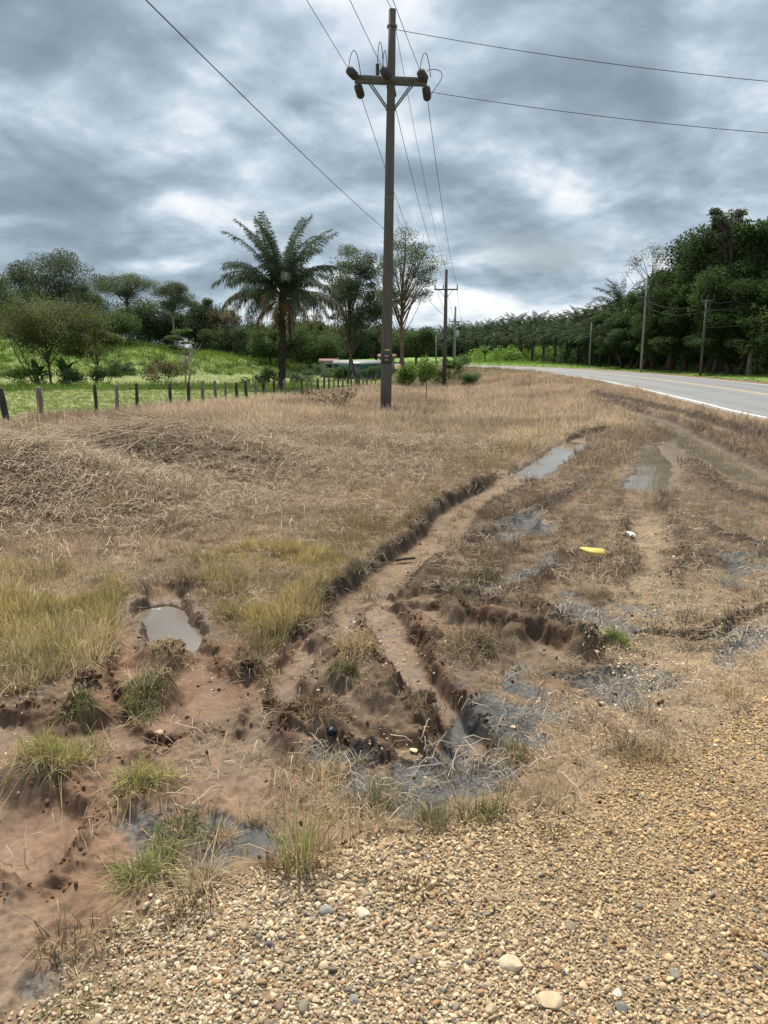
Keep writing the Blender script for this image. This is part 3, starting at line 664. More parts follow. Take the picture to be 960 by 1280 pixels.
# ------------------------------------------------------------------ pebbles, clods
def rock_mesh(seed, flat=.6, sub=2):
    import bmesh
    bm = bmesh.new(); bmesh.ops.create_icosphere(bm, subdivisions=sub, radius=1)
    rg = np.random.default_rng(seed); A = rg.normal(size=(5, 3)); ph = rg.uniform(0, 6, 5)
    sx, sy = rg.uniform(.75, 1.3, 2)
    cuts = rg.normal(size=(7, 3)); cuts /= np.linalg.norm(cuts, axis=1)[:, None]; cd = rg.uniform(.5, .9, 7)
    for v in bm.verts:
        c = np.array(v.co); k = 1 + sum(.05 * math.sin(1.6 * A[i] @ c + ph[i]) for i in range(5))
        c = c * k
        for q in range(7):
            e = c @ cuts[q] - cd[q]
            if e > 0: c = c - cuts[q] * e * .85
        v.co = (c[0] * sx, c[1] * sy, c[2] * flat)
    V = np.array([v.co[:] for v in bm.verts]); T = np.array([[v.index for v in f.verts] for f in bm.faces]); bm.free()
    return V, T
PEB = tinted('pebble_stone', .75, 0, .3, blade=False); CLOD = tinted('clod_earth', .95, 0, .15, blade=False)
pebs = [fast_mesh('pebble', *rock_mesh(k, RNG.uniform(.4, .7), 2), PEB, None, k % 3 == 0) for k in range(14)]
x, y = sample(210000, 1.25, 7.5, .15, 35)
x2, y2 = sample(130000, 2.2, 12, .2, 36); x = np.concatenate([x, x2]); y = np.concatenate([y, y2]); n0 = 210000
o = info(x, y)
r1 = (RNG.uniform(size=len(x)) < np.where(np.arange(len(x)) < n0, ss(.1, .9, o['grav']) * (.8 + .2 * ss(-.35, .1, fbm(x, y, 2.7, 4, 351))) , 0))
pat = ss(-.1, .5, fbm(x, y, 2.2, 3, 201))
r2 = (RNG.uniform(size=len(x)) < np.where(np.arange(len(x)) >= n0, (.6 * o['grav2'] * (.3 + pat) + .12 * o['floor'] * (o['mud'] < .3) + .16 * o['mud'] * pat + .05 * pat + .25 * o['bank'] * pat * (o['mud'] > .3)) * (o['s'] > 4.4) * (1 - .6 * (o['fence'] > -8)), 0))
keep = r1 | r2; x, y = x[keep], y[keep]; o = {k: v[keep] for k, v in o.items()}; n = len(x); sparse = r2[keep]
big = np.exp(RNG.normal(0, .38, n)); sz = .0046 * big * np.where(sparse, .85, 1) * (1 - .16 * ss(.3, 1.6, x + .35 * (y - 2)) * (1 - sparse))
sz *= .86 + .3 * ss(-.4, .4, fbm(x, y, 1.6, 3, 341)) ; sz = np.clip(sz, .002, .013)
tn = RNG.uniform(size=n); hue = RNG.uniform(size=n)
tint = lerp((.25, .155, .07), (.60, .42, .21), tn)
pale = ss(1.5, -.7, x * .8 + (y - 1.9) * .9) * .6; tint = tint * (1 - pale[:, None]) + lerp((.28, .24, .175), (.66, .60, .47), tn) * pale[:, None]
gy = hue < .10; tint[gy] = lerp((.12, .105, .085), (.26, .235, .19), RNG.uniform(size=gy.sum())); rd = (hue > .12) & (hue < .24); tint[rd] = lerp((.22, .13, .065), (.38, .23, .12), RNG.uniform(size=rd.sum()))
tint[sparse] = lerp((.40, .29, .18), (.70, .58, .42), RNG.uniform(size=sparse.sum()))
z = o['H'] + sz * .05 + RNG.uniform(0, .0035, n) * ~sparse
scatter('gravel', pebs, x, y, z, np.stack([RNG.normal(0, .5, n), RNG.normal(0, .5, n), RNG.uniform(0, 6.28, n)], 1), sz[:, None] * RNG.uniform(.75, 1.3, (n, 3)), RNG.integers(0, 14, n), tint, 'loose yellow-brown river gravel in the foreground')
print('pebbles', n)
clods = [fast_mesh('clod', *rock_mesh(50 + k, .75, 2), CLOD, None, False) for k in range(6)]
x, y = sample(90000, 2.0, 16, .35, 36); o = info(x, y)
d = (o['bank'] * .9 * (o['mud'] * .7 + .3) + .001 * o['mud'] + .10 * o['sod'] + .02 * (1 - o['mud'])) * (1 - o['grav']) * (o['s'] > 4.4) * (1 - .8 * o['floor'])
keep = RNG.uniform(size=len(x)) < d; x, y = x[keep], y[keep]; o = {k: v[keep] for k, v in o.items()}; n = len(x)
sz = np.clip(.0055 * np.exp(RNG.normal(0, .5, n)), .002, .011)
tint = lerp((.20, .115, .062), (.115, .066, .038), RNG.uniform(size=n)) * (.5 + .5 * o['mud'][:, None]) + .008
scatter('soil_crumbs', clods, x, y, o['H'] + sz * .3, RNG.uniform(0, 6.28, (n, 3)), sz[:, None] * RNG.uniform(.7, 1.3, (n, 3)), RNG.integers(0, 6, n), tint, 'crumbs of turned earth along the rut banks')
print('clods', n)
# ------------------------------------------------------------------ trees
BARK = simple('bark', (.10, .08, .06), .9, .35, 6, .5, stretch=(1, 1, .25)); BARKP = simple('pale_bark', (.26, .23, .19), .85, .3, 5, .4, stretch=(1, 1, .3)); BARKR = simple('reddish_bark', (.17, .12, .09), .9, .3, 5, .4, stretch=(1, 1, .3))
LEAF = leafy('tree_leaves', (1, 1, 1), .35, .38)
LC = {'dark': (.078, .118, .055), 'mid': (.085, .135, .045), 'olive': (.115, .14, .055), 'bright': (.15, .24, .05), 'blue': (.092, .128, .076), 'deep': (.066, .105, .045), 'lime': (.22, .33, .06), 'red': (.12, .10, .055), 'forest': (.040, .078, .021), 'wood': (.055, .100, .033)}
def tree_shapes(h, cr, cb, seed, col='mid', n=9000, leaf=.3, clumps=26, trunk=.22, sparse=0., top=.8, cl=.30, lean=.0, flat=.75, ntr=1, rad_in=.35):
    """returns (wood MB, crown MB). cb: height where the crown begins"""
    rg = np.random.default_rng(seed); rs = random.getstate(); random.seed(seed)
    wood, crown = MB(), MB(); n = int(n * 1.7); leaf *= .76; cl *= 1.14
    ch = h - cb; cz = cb + ch * .5
    cc = []
    for k in range(clumps):
        for _ in range(30):
            v = rg.normal(size=3); v /= np.linalg.norm(v); q = rg.uniform(rad_in, 1) ** .6
            p = v * q * np.array([cr * .82, cr * .82, ch * .42]); p[2] += cz
            w = 1 - abs((p[2] - cz) / (ch * .5)) * (1 - top) if p[2] > cz else 1 - abs((p[2] - cz) / (ch * .5)) * .5
            if np.hypot(p[0], p[1]) < cr * w: break
        cc.append(p + np.array([lean * (p[2] / h), 0, 0]))
    cc = np.array(cc)
    for j in range(ntr):
        ox, oy = (0, 0) if j == 0 else rg.normal(0, cr * .12, 2)
        th_ = cb + ch * (.62 if not j else .4); K = 7; P = []
        wx_, wy_ = rg.normal(0, .03 * h, 2)
        for i in range(K):
            t_ = i / (K - 1); P.append(np.array([ox * (1 + 2 * t_) + lean * t_ * .7 + wx_ * math.sin(t_ * 3), oy * (1 + 2 * t_) + wy_ * math.sin(t_ * 2.4), -.3 + (th_ + .3) * t_]))
        wood.tube(P, [trunk * (1.25 if i == 0 else 1 - .72 * i / (K - 1)) * (1 if j == 0 else .7) for i in range(K)], 8)
        if j == 0: TP = P
    for p in cc:
        t_ = np.clip((p[2] - ch * .35) / TP[-1][2], .35, .98) * rg.uniform(.8, 1); i = min(int(t_ * 6), 5); f = t_ * 6 - i
        a = TP[i] * (1 - f) + TP[i + 1] * f; m = (a + p) / 2 + np.array([0, 0, .06 * h * rg.uniform(-.5, 1)])
        r0 = trunk * .34 * rg.uniform(.6, 1.1); wood.tube([a, m, p], [r0, r0 * .6, r0 * .25], 5, False)
        for q in range(4 if sparse else 2):
            e = p + rg.normal(size=3) * cr * cl * np.array([.7, .7, .5]); wood.tube([m * .3 + p * .7, (p + e) / 2 + rg.normal(size=3) * .1, e], [r0 * .3, r0 * .2, .012], 4, False)
    w = rg.uniform(.5, 1.5, len(cc)); w /= w.sum(); N = int(n * (1 - sparse))
    ci_ = rg.choice(len(cc), N, p=w); rr = cr * cl * rg.uniform(.75, 1.25, len(cc))
    d = rg.normal(size=(N, 3)); d /= np.linalg.norm(d, axis=1)[:, None]; d *= (rg.uniform(0, 1, (N, 1)) ** .45)
    C = cc[ci_] + d * rr[ci_][:, None] * np.array([1, 1, flat]); C[:, 2] = np.where(C[:, 2] < .3, .3 + rg.uniform(0, .4, N), C[:, 2])
    base_c = np.array(LC[col]); tone = rg.uniform(.72, 1.4, len(cc))[ci_]
    sh = base_c[None] * tone[:, None] * rg.uniform(.7, 1.35, (N, 1)); yel = rg.uniform(size=N) < .06; sh[yel] *= np.array([1.9, 1.4, 1.0])
    crown.leaves(C, leaf, leaf * .55, sh, .6, rg)
    random.setstate(rs)
    return wood, crown
def tree(px, Y, ytop, label, name='tree', wpx=None, col='mid', bark=None, group=None, X=None, cbf=.3, **k):
    X = at_x(px, Y) if X is None else X; z = Hat(X, Y); h = top_z(ytop, Y) - z; cr = (wpx / 2) / F * math.hypot(X, Y) if wpx else h * .35
    e = empty(name, (X, Y, z), 0, label, 'tree', group)
    w, c = tree_shapes(h, cr, h * cbf, int(px * 7 + Y) + 5000, col, **k)
    w.build('trunk', bark or BARK, e, True); c.build('crown', LEAF, e); return e
def clone(src, X, Y, h_scale, rz, label, group, wid=None):
    c = copy_tree(src); place(c, X, Y, None, rz, (wid or h_scale, wid or h_scale, h_scale)); c['label'] = label
    if group: c['group'] = group
    return c

# left side, beyond the pasture
tree(-12, 74, 318, 'tall tree with open layered crown cut by the left edge of the picture', wpx=85, col='dark', cbf=.35, n=8000)
tree(70, 126, 312, 'tallest rounded tree at the left, its crown rising above the wide dark one', wpx=105, col='blue', cbf=.42, n=10500, clumps=32, leaf=.42, cl=.26)
tree(112, 122, 352, 'smaller airy tree right of the tallest rounded tree', wpx=50, col='dark', cbf=.5, n=2600, clumps=14, leaf=.36, sparse=.2)
tree(62, 70, 362, 'wide low dark tree with several thin stems behind the first fence posts', wpx=165, col='olive', cbf=.3, n=19000, clumps=80, leaf=.22, ntr=5, trunk=.11, flat=.7, cl=.2, rad_in=.1)
tree(118, 74, 392, 'pale olive small tree at the right of the wide low dark tree', wpx=80, col='olive', cbf=.3, n=6500, clumps=24, leaf=.25, ntr=3, trunk=.09, flat=.5)
tree(10, 126, 380, 'dark bushy tree filling the gap at the far left', wpx=110, col='deep', cbf=.12, n=9500, leaf=.36)
tree(163, 118, 341, 'umbrella-crowned tree with a thin see-through top', wpx=86, col='blue', cbf=.68, n=9000, clumps=36, leaf=.3, sparse=.25, flat=.45, cl=.27, top=.6)
tree(178, 128, 374, 'broad dark tree standing under the umbrella-crowned one', wpx=95, col='dark', cbf=.2, n=10000, leaf=.4)
tree(222, 116, 350, 'tall tree with tiered grey-green crown and pale trunk', wpx=66, col='blue', cbf=.55, n=7500, clumps=32, leaf=.3, sparse=.2, flat=.45, bark=BARKP, cl=.27)
tree(214, 130, 380, 'dark round tree at the foot of the tiered one', wpx=80, col='dark', cbf=.15, n=9000, leaf=.38)
tree(252, 130, 368, 'narrow dark tree left of the big palm', wpx=52, col='deep', cbf=.2, n=7000, leaf=.36)
tree(284, 126, 384, 'brownish-topped dark tree just behind the left fronds of the big palm', wpx=55, col='red', cbf=.3, n=4200, leaf=.34)
tree(272, 124, 408, 'low dark tree under the left fronds of the big palm', wpx=70, col='deep', cbf=.05, n=8000, leaf=.34)
tree(230, 84, 398, 'slim young tree with white stem and tiers of light leaves on the slope', wpx=44, col='mid', cbf=.35, n=1500, clumps=12, leaf=.3, trunk=.1, bark=BARKP, flat=.25, cl=.3)
tree(148, 110, 390, 'mid-green tree with spindly stems on the crest of the green hill', wpx=70, col='mid', cbf=.3, n=5200, leaf=.32, ntr=3, trunk=.12)
for px, Y, yt, w, c_, l in ((318, 122, 404, 70, 'dark', 'dark green tree left of the palm trunk behind the pasture'), (338, 110, 404, 60, 'mid', 'light tree seen between the palm trunk and its left fronds'),
    (376, 108, 408, 66, 'mid', 'bushy green tree right of the palm trunk'), (398, 118, 386, 60, 'olive', 'thin-topped tree between the palm and the tall feathery trees'),
    (400, 112, 418, 62, 'mid', 'low rounded tree left of the turquoise house'), (438, 128, 404, 70, 'dark', 'dark tree behind the turquoise house'),
    (470, 128, 402, 66, 'dark', 'dark tree behind the main utility pole'), (520, 105, 404, 60, 'mid', 'green tree right of the main utility pole'),
    (362, 122, 396, 70, 'dark', 'far dark tree straight behind the palm trunk'), (500, 120, 410, 60, 'olive', 'olive tree behind the reddish trunk')):
    tree(px, Y, yt, l, wpx=w, col=c_, cbf=.12, n=6500, leaf=.34, sparse=.3 if 'thin' in l else 0)
tree(448, 78, 288, 'tall feathery tree whose crown shows left of the main utility pole', wpx=96, col='blue', cbf=.22, n=14000, clumps=44, leaf=.24, sparse=.2, cl=.27, flat=.6, trunk=.17, rad_in=.3)
tree(505, 72, 279, 'tall open tree with reddish trunk and wide spreading limbs right of the main pole', wpx=104, col='blue', bark=BARKR, cbf=.45, n=9500, clumps=46, leaf=.19, sparse=.25, cl=.26, flat=.45, trunk=.22, rad_in=.45, top=.75)

for px, Y, yt, w, c_, l in ((35, 130, 348, 110, 'dark', 'dark tree filling the gap behind the wide low dark tree'), (122, 134, 362, 90, 'deep', 'dark tree on the crest between the tallest tree and the umbrella-crowned one'), (262, 128, 376, 70, 'deep', 'far dark tree left of the palm crown, behind the narrow one')):
    tree(px, Y, yt, l, wpx=w, col=c_, cbf=.1, n=10000, leaf=.36)
tree(434, 84, 316, 'airy tree whose crown fills the space left of the tall feathery tree', wpx=66, col='blue', cbf=.3, n=5200, clumps=30, leaf=.26, sparse=.2, cl=.25, flat=.6, trunk=.13)
tree(478, 80, 300, 'airy tree half hidden behind the main utility pole', wpx=62, col='blue', cbf=.35, n=4200, clumps=28, leaf=.24, sparse=.2, cl=.25, flat=.6, trunk=.12)
# hedge row of bushes and low plants
def shrub(X, Y, h, w, label, col='mid', n=1500, leaf=.16, seed=1, group=None, name='bush'):
    rg = np.random.default_rng(seed); e = empty(name, (X, Y, Hat(X, Y) - .02), 0, label, 'bush', group)
    m = MB(); st = MB(); k = 9; cc = rg.normal(size=(k, 3)) * np.array([w * .27, w * .27, h * .16]); cc[:, 2] = np.abs(cc[:, 2]) + h * rg.uniform(.25, .75, k)
    ci_ = rg.integers(0, k, n); d = rg.normal(size=(n, 3)); d /= np.linalg.norm(d, axis=1)[:, None]; C = cc[ci_] + d * rg.uniform(0, 1, (n, 1)) ** .4 * np.array([w * .24, w * .24, h * .26])
    C[:, 2] = np.clip(C[:, 2], .04, None); m.leaves(C, leaf, leaf * .5, np.array(LC[col])[None] * rg.uniform(.7, 1.4, (n, 1)) * rg.uniform(.8, 1.25, k)[ci_][:, None], .7, rg)
    for p in cc: st.tube([(rg.normal() * .05, rg.normal() * .05, -.05), p * .5 + rg.normal(size=3) * .05, p], [.025, .018, .008], 5, False)
    st.build('stem', BARK, e); m.build('foliage', LEAF, e); return e
for i_, (px, Y, h, w, c_, l) in enumerate([(30, 66, 1.8, 3.2, 'bright', 'bright leafy bush behind the first fence posts'), (90, 67, 1.6, 3.0, 'dark', 'dark bush at the foot of the wide low tree'), (128, 68, 2.0, 2.6, 'mid', 'green bush at the near foot of the hill'),
    (205, 66, 2.4, 3.0, 'red', 'brownish withered bush left of the bare sapling'),
    (330, 66, 1.7, 2.2, 'mid', 'bush close against the left of the palm trunk'), (370, 74, 1.3, 2.6, 'dark', 'dark low bush right of the palm trunk'),
    (152, 92, 1.2, 3.0, 'dark', 'dark spreading bush halfway up the hill'), (385, 90, 1.8, 3.5, 'dark', 'dark bush in the hedge left of the house'), (430, 95, 1.5, 2.0, 'dark', 'dark bush in front of the turquoise house wall'),
    (466, 95, 1.8, 2.4, 'deep', 'dark bush at the right end of the turquoise house'), (511, 60, 2.0, 2.0, 'bright', 'bush with bright lime leaves beside the reddish trunk'), (528, 66, 2.4, 2.4, 'lime', 'lime-green bush left of the second utility pole'),
    (548, 74, 2.0, 3, 'mid', 'green bush behind the second utility pole'), (418, 94, 1.5, 2.2, 'mid', 'green bush in front of the small white outbuilding'), (572, 84, 2.2, 3.4, 'mid', 'bush left of the far bend of the road')]):
    shrub(at_x(px, Y), Y, h, w, l, c_, 1900, .2, 300 + i_)
x_, y_ = G(592, 484); shrub(x_, y_, 1.0, 1.7, 'leafy dark green shrub growing in the ditch near the second utility pole', 'mid', 2600, .12, 77)
x_, y_ = G(372, 500); shrub(x_ + .3, y_, .45, 1.1, 'small brown dead bush at the fence below the palm', 'red', 700, .07, 78)
x_, y_ = G(425, 512); shrub(x_, y_, .8, 1.6, 'brittle brown weeds standing left of the main utility pole', 'red', 900, .07, 79)

# bare sapling on the slope
def bare_tree(px, Y, yt, label, seed, spread=1., nb=14, w=.07):
    X = at_x(px, Y); z = Hat(X, Y); h = top_z(yt, Y) - z; rg = np.random.default_rng(seed); e = empty('bare_tree', (X, Y, z), 0, label, 'tree')
    t_, b = MB(), MB(); P = [np.array([rg.normal(0, .06) * i, rg.normal(0, .05) * i, h * .8 * i / 4 - (.2 if i == 0 else 0)]) for i in range(5)]
    t_.tube(P, [w, w * .8, w * .62, w * .45, w * .25], 7)
    for k in range(nb):
        f = rg.uniform(1.2, 4); i = min(int(f), 3); a = P[i] * (1 - f + i) + P[i + 1] * (f - i); an = rg.uniform(0, 6.28); L = h * rg.uniform(.25, .5) * spread
        q = a + np.array([math.cos(an) * L * .6, math.sin(an) * L * .6, L * .45]); q2 = q + np.array([math.cos(an) * L * .25, math.sin(an) * L * .3, L * .4])
        b.tube([a, (a + q) / 2 + rg.normal(size=3) * .08, q, q2], [w * .45, w * .36, w * .25, w * .1], 5, False)
        for _ in range(3):
            s_ = a + (q - a) * rg.uniform(.4, 1); b.tube([s_, s_ + rg.normal(size=3) * L * .25 + np.array([0, 0, L * .15])], [w * .18, w * .08], 4, False)
    t_.build('trunk', BARKP, e, True); b.build('branches', BARKP, e, True); return e
bare_tree(235, 56, 428, 'leafless grey sapling with forked branches behind the fence', 5, .8, 12, .10)
# sparse tree at the forest edge
e = tree(806, 84, 300, 'nearly leafless pale tree standing above the forest edge', wpx=76, col='olive', bark=BARKP, cbf=.5, n=900, clumps=26, leaf=.24, sparse=.1, cl=.24, trunk=.16, rad_in=.5)

# ------------------------------------------------------------------ palms
FROND = leafy('palm_frond', (1, 1, 1), .3, .25, True, .8)
def frond_mb(L, droop, nl=48, ll=.75, seed=0, col=(.040, .066, .030), lw=.045, hang=.35, rise=.0, tube=True):
    """frond along +x, growing up then arching over"""
    rg = np.random.default_rng(seed); m = MB(); P = []
    ang = rise; p = np.array([0., 0, 0]); K = 12
    for i in range(K + 1):
        P.append(p.copy()); a = ang - droop * (i / K) ** 1.3
        p = p + np.array([math.cos(a), rg.normal(0, .01), math.sin(a)]) * L / K
    P = np.array(P)
    if tube: m.tube(P, [.05 * (1 - .85 * i / K) + .006 for i in range(K + 1)], 5, False, S=np.array((.16, .16, .07)))
    t_ = np.linspace(.16, .995, nl)
    for s in (-1, 1):
        f = t_ * K; i = np.minimum(f.astype(int), K - 1); fr = (f - i)[:, None]; A = P[i] * (1 - fr) + P[i + 1] * fr; D = P[i + 1] - P[i]; D /= np.linalg.norm(D, axis=1)[:, None]
        up = np.cross(D, np.array([0, 1, 0])); up *= np.sign(up[:, 2] + 1e-6)[:, None]
        ll_ = ll * np.sin(np.clip(t_ * 2.6 + .35, 0, 3.0)) ** .6 * rg.uniform(.8, 1.15, nl) + .1
        out = np.array([0, s, 0])[None] * .8 + D * .55 + up * rg.normal(.05, .25, nl)[:, None]; out /= np.linalg.norm(out, axis=1)[:, None]
        B = A + out * (ll_ * .55)[:, None] + np.array([0, 0, -1]) * (ll_ * hang * .35)[:, None]; C = B + out * (ll_ * .3)[:, None] + np.array([0, 0, -1]) * (ll_ * hang)[:, None]
        W = D * lw / 2
        V = np.stack([A - W * .6, A + W * .6, B + W, B - W, C], 1).reshape(-1, 3); k = np.arange(nl)[:, None] * 5
        sh = np.repeat(np.array(col)[None] * rg.uniform(.7, 1.35, (nl, 1)), 5, 0)
        m.add(V, k + np.array([0, 1, 2, 3]), k + np.array([3, 2, 4]), sh)
    return m
def palm_trunk(h, r, lumps=True):
    m = MB(); K = 26; P = [(.25 * math.sin(i / K * 1.2), .1 * math.sin(i / K * 3), -.3 + (h + .3) * i / K) for i in range(K + 1)]
    m.tube(P, [r * (1.25 - .5 * min(i / 5, 1) + (.35 * max(0, (i - 21) / 5))) for i in range(K + 1)], 12, lump=.18)
    if lumps:
        for i in range(260):
            z = random.uniform(.3, h); a = i * 2.4; q = z / h; c = (.25 * math.sin(q * 1.2) + math.cos(a) * r * .8, .1 * math.sin(q * 3) + math.sin(a) * r * .8)
            L = random.uniform(.12, .3); m.tube([(c[0], c[1], z), (c[0] + math.cos(a) * .10, c[1] + math.sin(a) * .10, z + L)], [.07, .03], 4)
    return m
PT = simple('palm_trunk_fibre', (.055, .043, .035), .95, .4, 10, .8)
Yp = 60; Xp = at_x(351, Yp); zp = Hat(Xp, Yp); hp = top_z(374, Yp) - zp
palm = empty('oil_palm', (Xp, Yp, zp), 0, 'big lone oil palm with drooping dark fronds in the pasture behind the fence', 'palm')
palm_trunk(hp, .25).build('trunk', PT, palm, True)
shapes = {}
def fr_mesh(kind, L, droop, seed, rise, col, hang):
    return frond_mb(L, droop, 92, .85, seed, col, .066, hang, rise).mesh('frond', FROND)
gcol = (.070, .100, .064); ocol = (.12, .115, .06); bcol = (.22, .16, .09)
ups = [fr_mesh('u', 7.0, .75 + .1 * k, 10 + k, 1.44 - .13 * k, gcol, .25) for k in range(3)]
mids = [fr_mesh('m', 5.9, 1.35 + .12 * k, 20 + k, .98 - .12 * k, gcol, .4) for k in range(3)]
lows = [fr_mesh('l', 5.6, 1.6 + .1 * k, 30 + k, .55 - .12 * k, ocol if k == 1 else gcol, .6) for k in range(3)]
dead = [fr_mesh('d', 3.9, 1.5, 40 + k, .1 - .25 * k, bcol, .9) for k in range(3)]
for k in range(62):
    src, sc_ = (ups, .92 - .02 * (k % 4)) if k < 18 else (mids, 1.) if k < 39 else (lows, .92) if k < 57 else (dead, .85)
    o = bpy.data.objects.new('frond', src[k % 3]); COL.objects.link(o); o.parent = palm
    o.location = (.23, .08, hp - .1 + .45 * (1 - k / 62)); s_ = sc_ * random.uniform(.88, 1.1); o.scale = (s_, s_, s_); o.rotation_euler = (random.gauss(0, .15), random.gauss(0, .06), k * 2.39996 + random.gauss(0, .12))
    if k >= 57: o['label'] = 'withered brown frond hanging down'
m = MB(); m.tube([(.5, -.1, hp + .1), (.75, -.2, hp - .8), (.8, -.2, hp - 2.4), (.85, -.2, hp - 3.4)], [.05, .06, .12, .1], 6, lump=.4); m.build('dead_spathe', PT, palm)

def small_palm(name, nf, L, h, seed, nl=26, col=(.034, .062, .026)):
    e = empty(name, (0, 0, 0)); random.seed(seed)
    t_ = MB(); t_.tube([(0, 0, -.3), (.05, 0, h * .5), (0, .05, h)], [.28, .24, .26], 8, lump=.15); t_.build('trunk', PT, e, True)
    c = MB()
    for k in range(nf):
        q = k / nf; f = frond_mb(L, .9 + .8 * q, nl, .75, seed * 50 + k, tuple(np.array(col) * random.uniform(.75, 1.3)), .11, .3, 1.42 - 1.2 * q, True)
        M = Euler((random.gauss(0, .1), 0, k * 2.4)).to_matrix(); V, Fc, S = f.arrays(); V = V @ np.array(M).T + np.array([0, 0, h])
        c.add(V, Fc[0], Fc[1], S)
    c.build('crown', FROND, e); return e
protos = [small_palm('plantation_palm', 26, 4.6, 7.0, 3), small_palm('plantation_palm', 24, 4.9, 7.6, 4), small_palm('plantation_palm', 28, 4.3, 6.4, 5)]
spots = []
for i_, px in enumerate(np.linspace(556, 768, 24)):
    Y = 190 - (px - 556) * .42 + (i_ % 2) * 14; yt = np.interp(px, [556, 600, 650, 700, 740, 768], [404, 400, 393, 390, 381, 372]) + random.uniform(-3, 4); spots.append((px, Y, yt))
for i_, px in enumerate(np.linspace(566, 750, 14)): spots.append((px, 165 - (px - 556) * .40, np.interp(px, [556, 768], [412, 398]) + random.uniform(-3, 5)))
random.seed(9)
for i_, (px, Y, yt) in enumerate(spots):
    o = protos[i_] if i_ < 3 else copy_tree(protos[i_ % 3]); X = at_x(px, Y); z = Hat(X, Y); h = top_z(yt, Y) - z; s_ = h / (10.6, 11.4, 10)[i_ % 3]
    place(o, X, Y, z, random.uniform(0, 6), (max(s_, .75), max(s_, .75), s_)); tag(o, 'dark oil palm in the dense plantation beyond the bend of the road', 'palm', 'oil palms of the plantation beyond the road')
X = at_x(772, 88); o = copy_tree(protos[1]); s_ = (top_z(350, 88) - Hat(X, 88)) / 11.4; place(o, X, 88, None, 1.1, (.85, .85, s_)); tag(o, 'tall palm sticking out above the edge of the forest', 'palm'); del o['group']

# ------------------------------------------------------------------ forest across the road
fsrc = []
for k, c_ in enumerate(('forest', 'wood', 'forest', 'forest')):
    e = empty('forest_tree', (0, 0, 0)); w, c = tree_shapes(14, 5.2, 2.0, 900 + k, c_, n=15000, leaf=.36, clumps=38, trunk=.28, cl=.27)
    w.build('trunk', BARK, e, True); c.build('crown', LEAF, e); fsrc.append([e, False])
def ftree(k, px, Y, yt, label, group=None, wid=None):
    X = at_x(px, Y); z = Hat(X, Y); h = top_z(yt, Y) - z; e = fsrc[k]
    if not e[1]: o = e[0]; e[1] = True
    else: o = copy_tree(e[0])
    s_ = h / 14; place(o, X, Y, z, random.uniform(0, 6), (wid or max(s_, .72), wid or max(s_, .72), s_)); o['label'] = label; o['category'] = 'tree'
    if group: o['group'] = group
    elif 'group' in o: del o['group']
FR = [(0, 948, 60, 242, 'tallest dark tree of the forest at the right edge'), (1, 905, 62, 262, 'high tree with ragged top left of the tallest forest tree'), (2, 872, 66, 285, 'dark tree where the forest outline steps down to the left'),
 (3, 842, 72, 318, 'dark rounded tree in the middle of the sloping forest outline'), (0, 815, 76, 345, 'lower tree near the left end of the forest, right of the pale leafless tree'), (1, 788, 82, 362, 'forest tree behind the tall roadside pole'),
 (2, 764, 90, 384, 'last dark tree at the left end of the forest'), (3, 1000, 56, 250, 'forest tree mostly cut off by the right edge')]
for f in FR: ftree(*f)
FG = 'trees in the dark front of the forest'
for i_, (px, Y, yt) in enumerate([(780, 80, 398), (805, 76, 385), (832, 70, 372), (858, 66, 352), (885, 63, 335), (915, 58, 320), (945, 55, 338), (985, 52, 330), (795, 90, 380), (850, 84, 330), (900, 78, 300), (960, 74, 268), (1020, 66, 280), (750, 96, 405), (735, 104, 408), (1040, 52, 330), (820, 74, 405), (870, 64, 398), (925, 56, 392), (975, 52, 385)]):
    ftree(i_ % 4, px, Y, yt, 'dark leafy tree in the front wall of the forest', FG)
tree(893, 60, 250, 'thin-leaved grey tree poking out of the forest outline', wpx=52, col='blue', cbf=.72, n=1800, clumps=20, leaf=.3, sparse=.2, cl=.26)
tree(912, 57, 345, 'lighter green tree leaning out of the forest wall beside the short pole', wpx=70, col='mid', cbf=.3, n=5200, leaf=.28)
tree(838, 68, 375, 'mid-green tree in the forest wall left of the short pole', wpx=60, col='mid', cbf=.3, n=4600, leaf=.28)
tree(795, 78, 372, 'mid-green tree beside the tall roadside pole', wpx=56, col='mid', cbf=.25, n=5600, leaf=.28)
# pale trunk and hanging vines
X = at_x(937, 53); m = MB(); z = Hat(X, 53); e = empty('bare_tree', (X, 53, z), 0, 'pale bare trunk at the shaded foot of the forest near the right edge', 'tree'); m.tube([(0, 0, -.2), (.1, 0, 2.2), (.05, .2, 5)], [.2, .16, .12], 9); m.build('bole', BARKP, e, True)
m = MB(); rg = np.random.default_rng(5)
X = at_x(952, 51)
for k in range(46):
    a, b = rg.normal(0, .5), rg.normal(0, .3); z1 = rg.uniform(3.2, 5); z0 = rg.uniform(.2, 2)
    C = np.stack([np.full(22, a) + rg.normal(0, .05, 22), np.full(22, b) + rg.normal(0, .05, 22), rg.uniform(z0, z1, 22)], 1); m.leaves(C, .3, .07, np.array((.13, .16, .05))[None] * rg.uniform(.6, 1.3, (22, 1)), .1, rg); m.tube([(a, b, z0), (a, b, z1)], .008, 3, False, S=(.1, .1, .05))
o = m.build('hanging_vine', LEAF); o.location = (X, 51, Hat(X, 51)); tag(o, 'curtain of yellow-green vines hanging at the forest edge by the right border', 'vine')
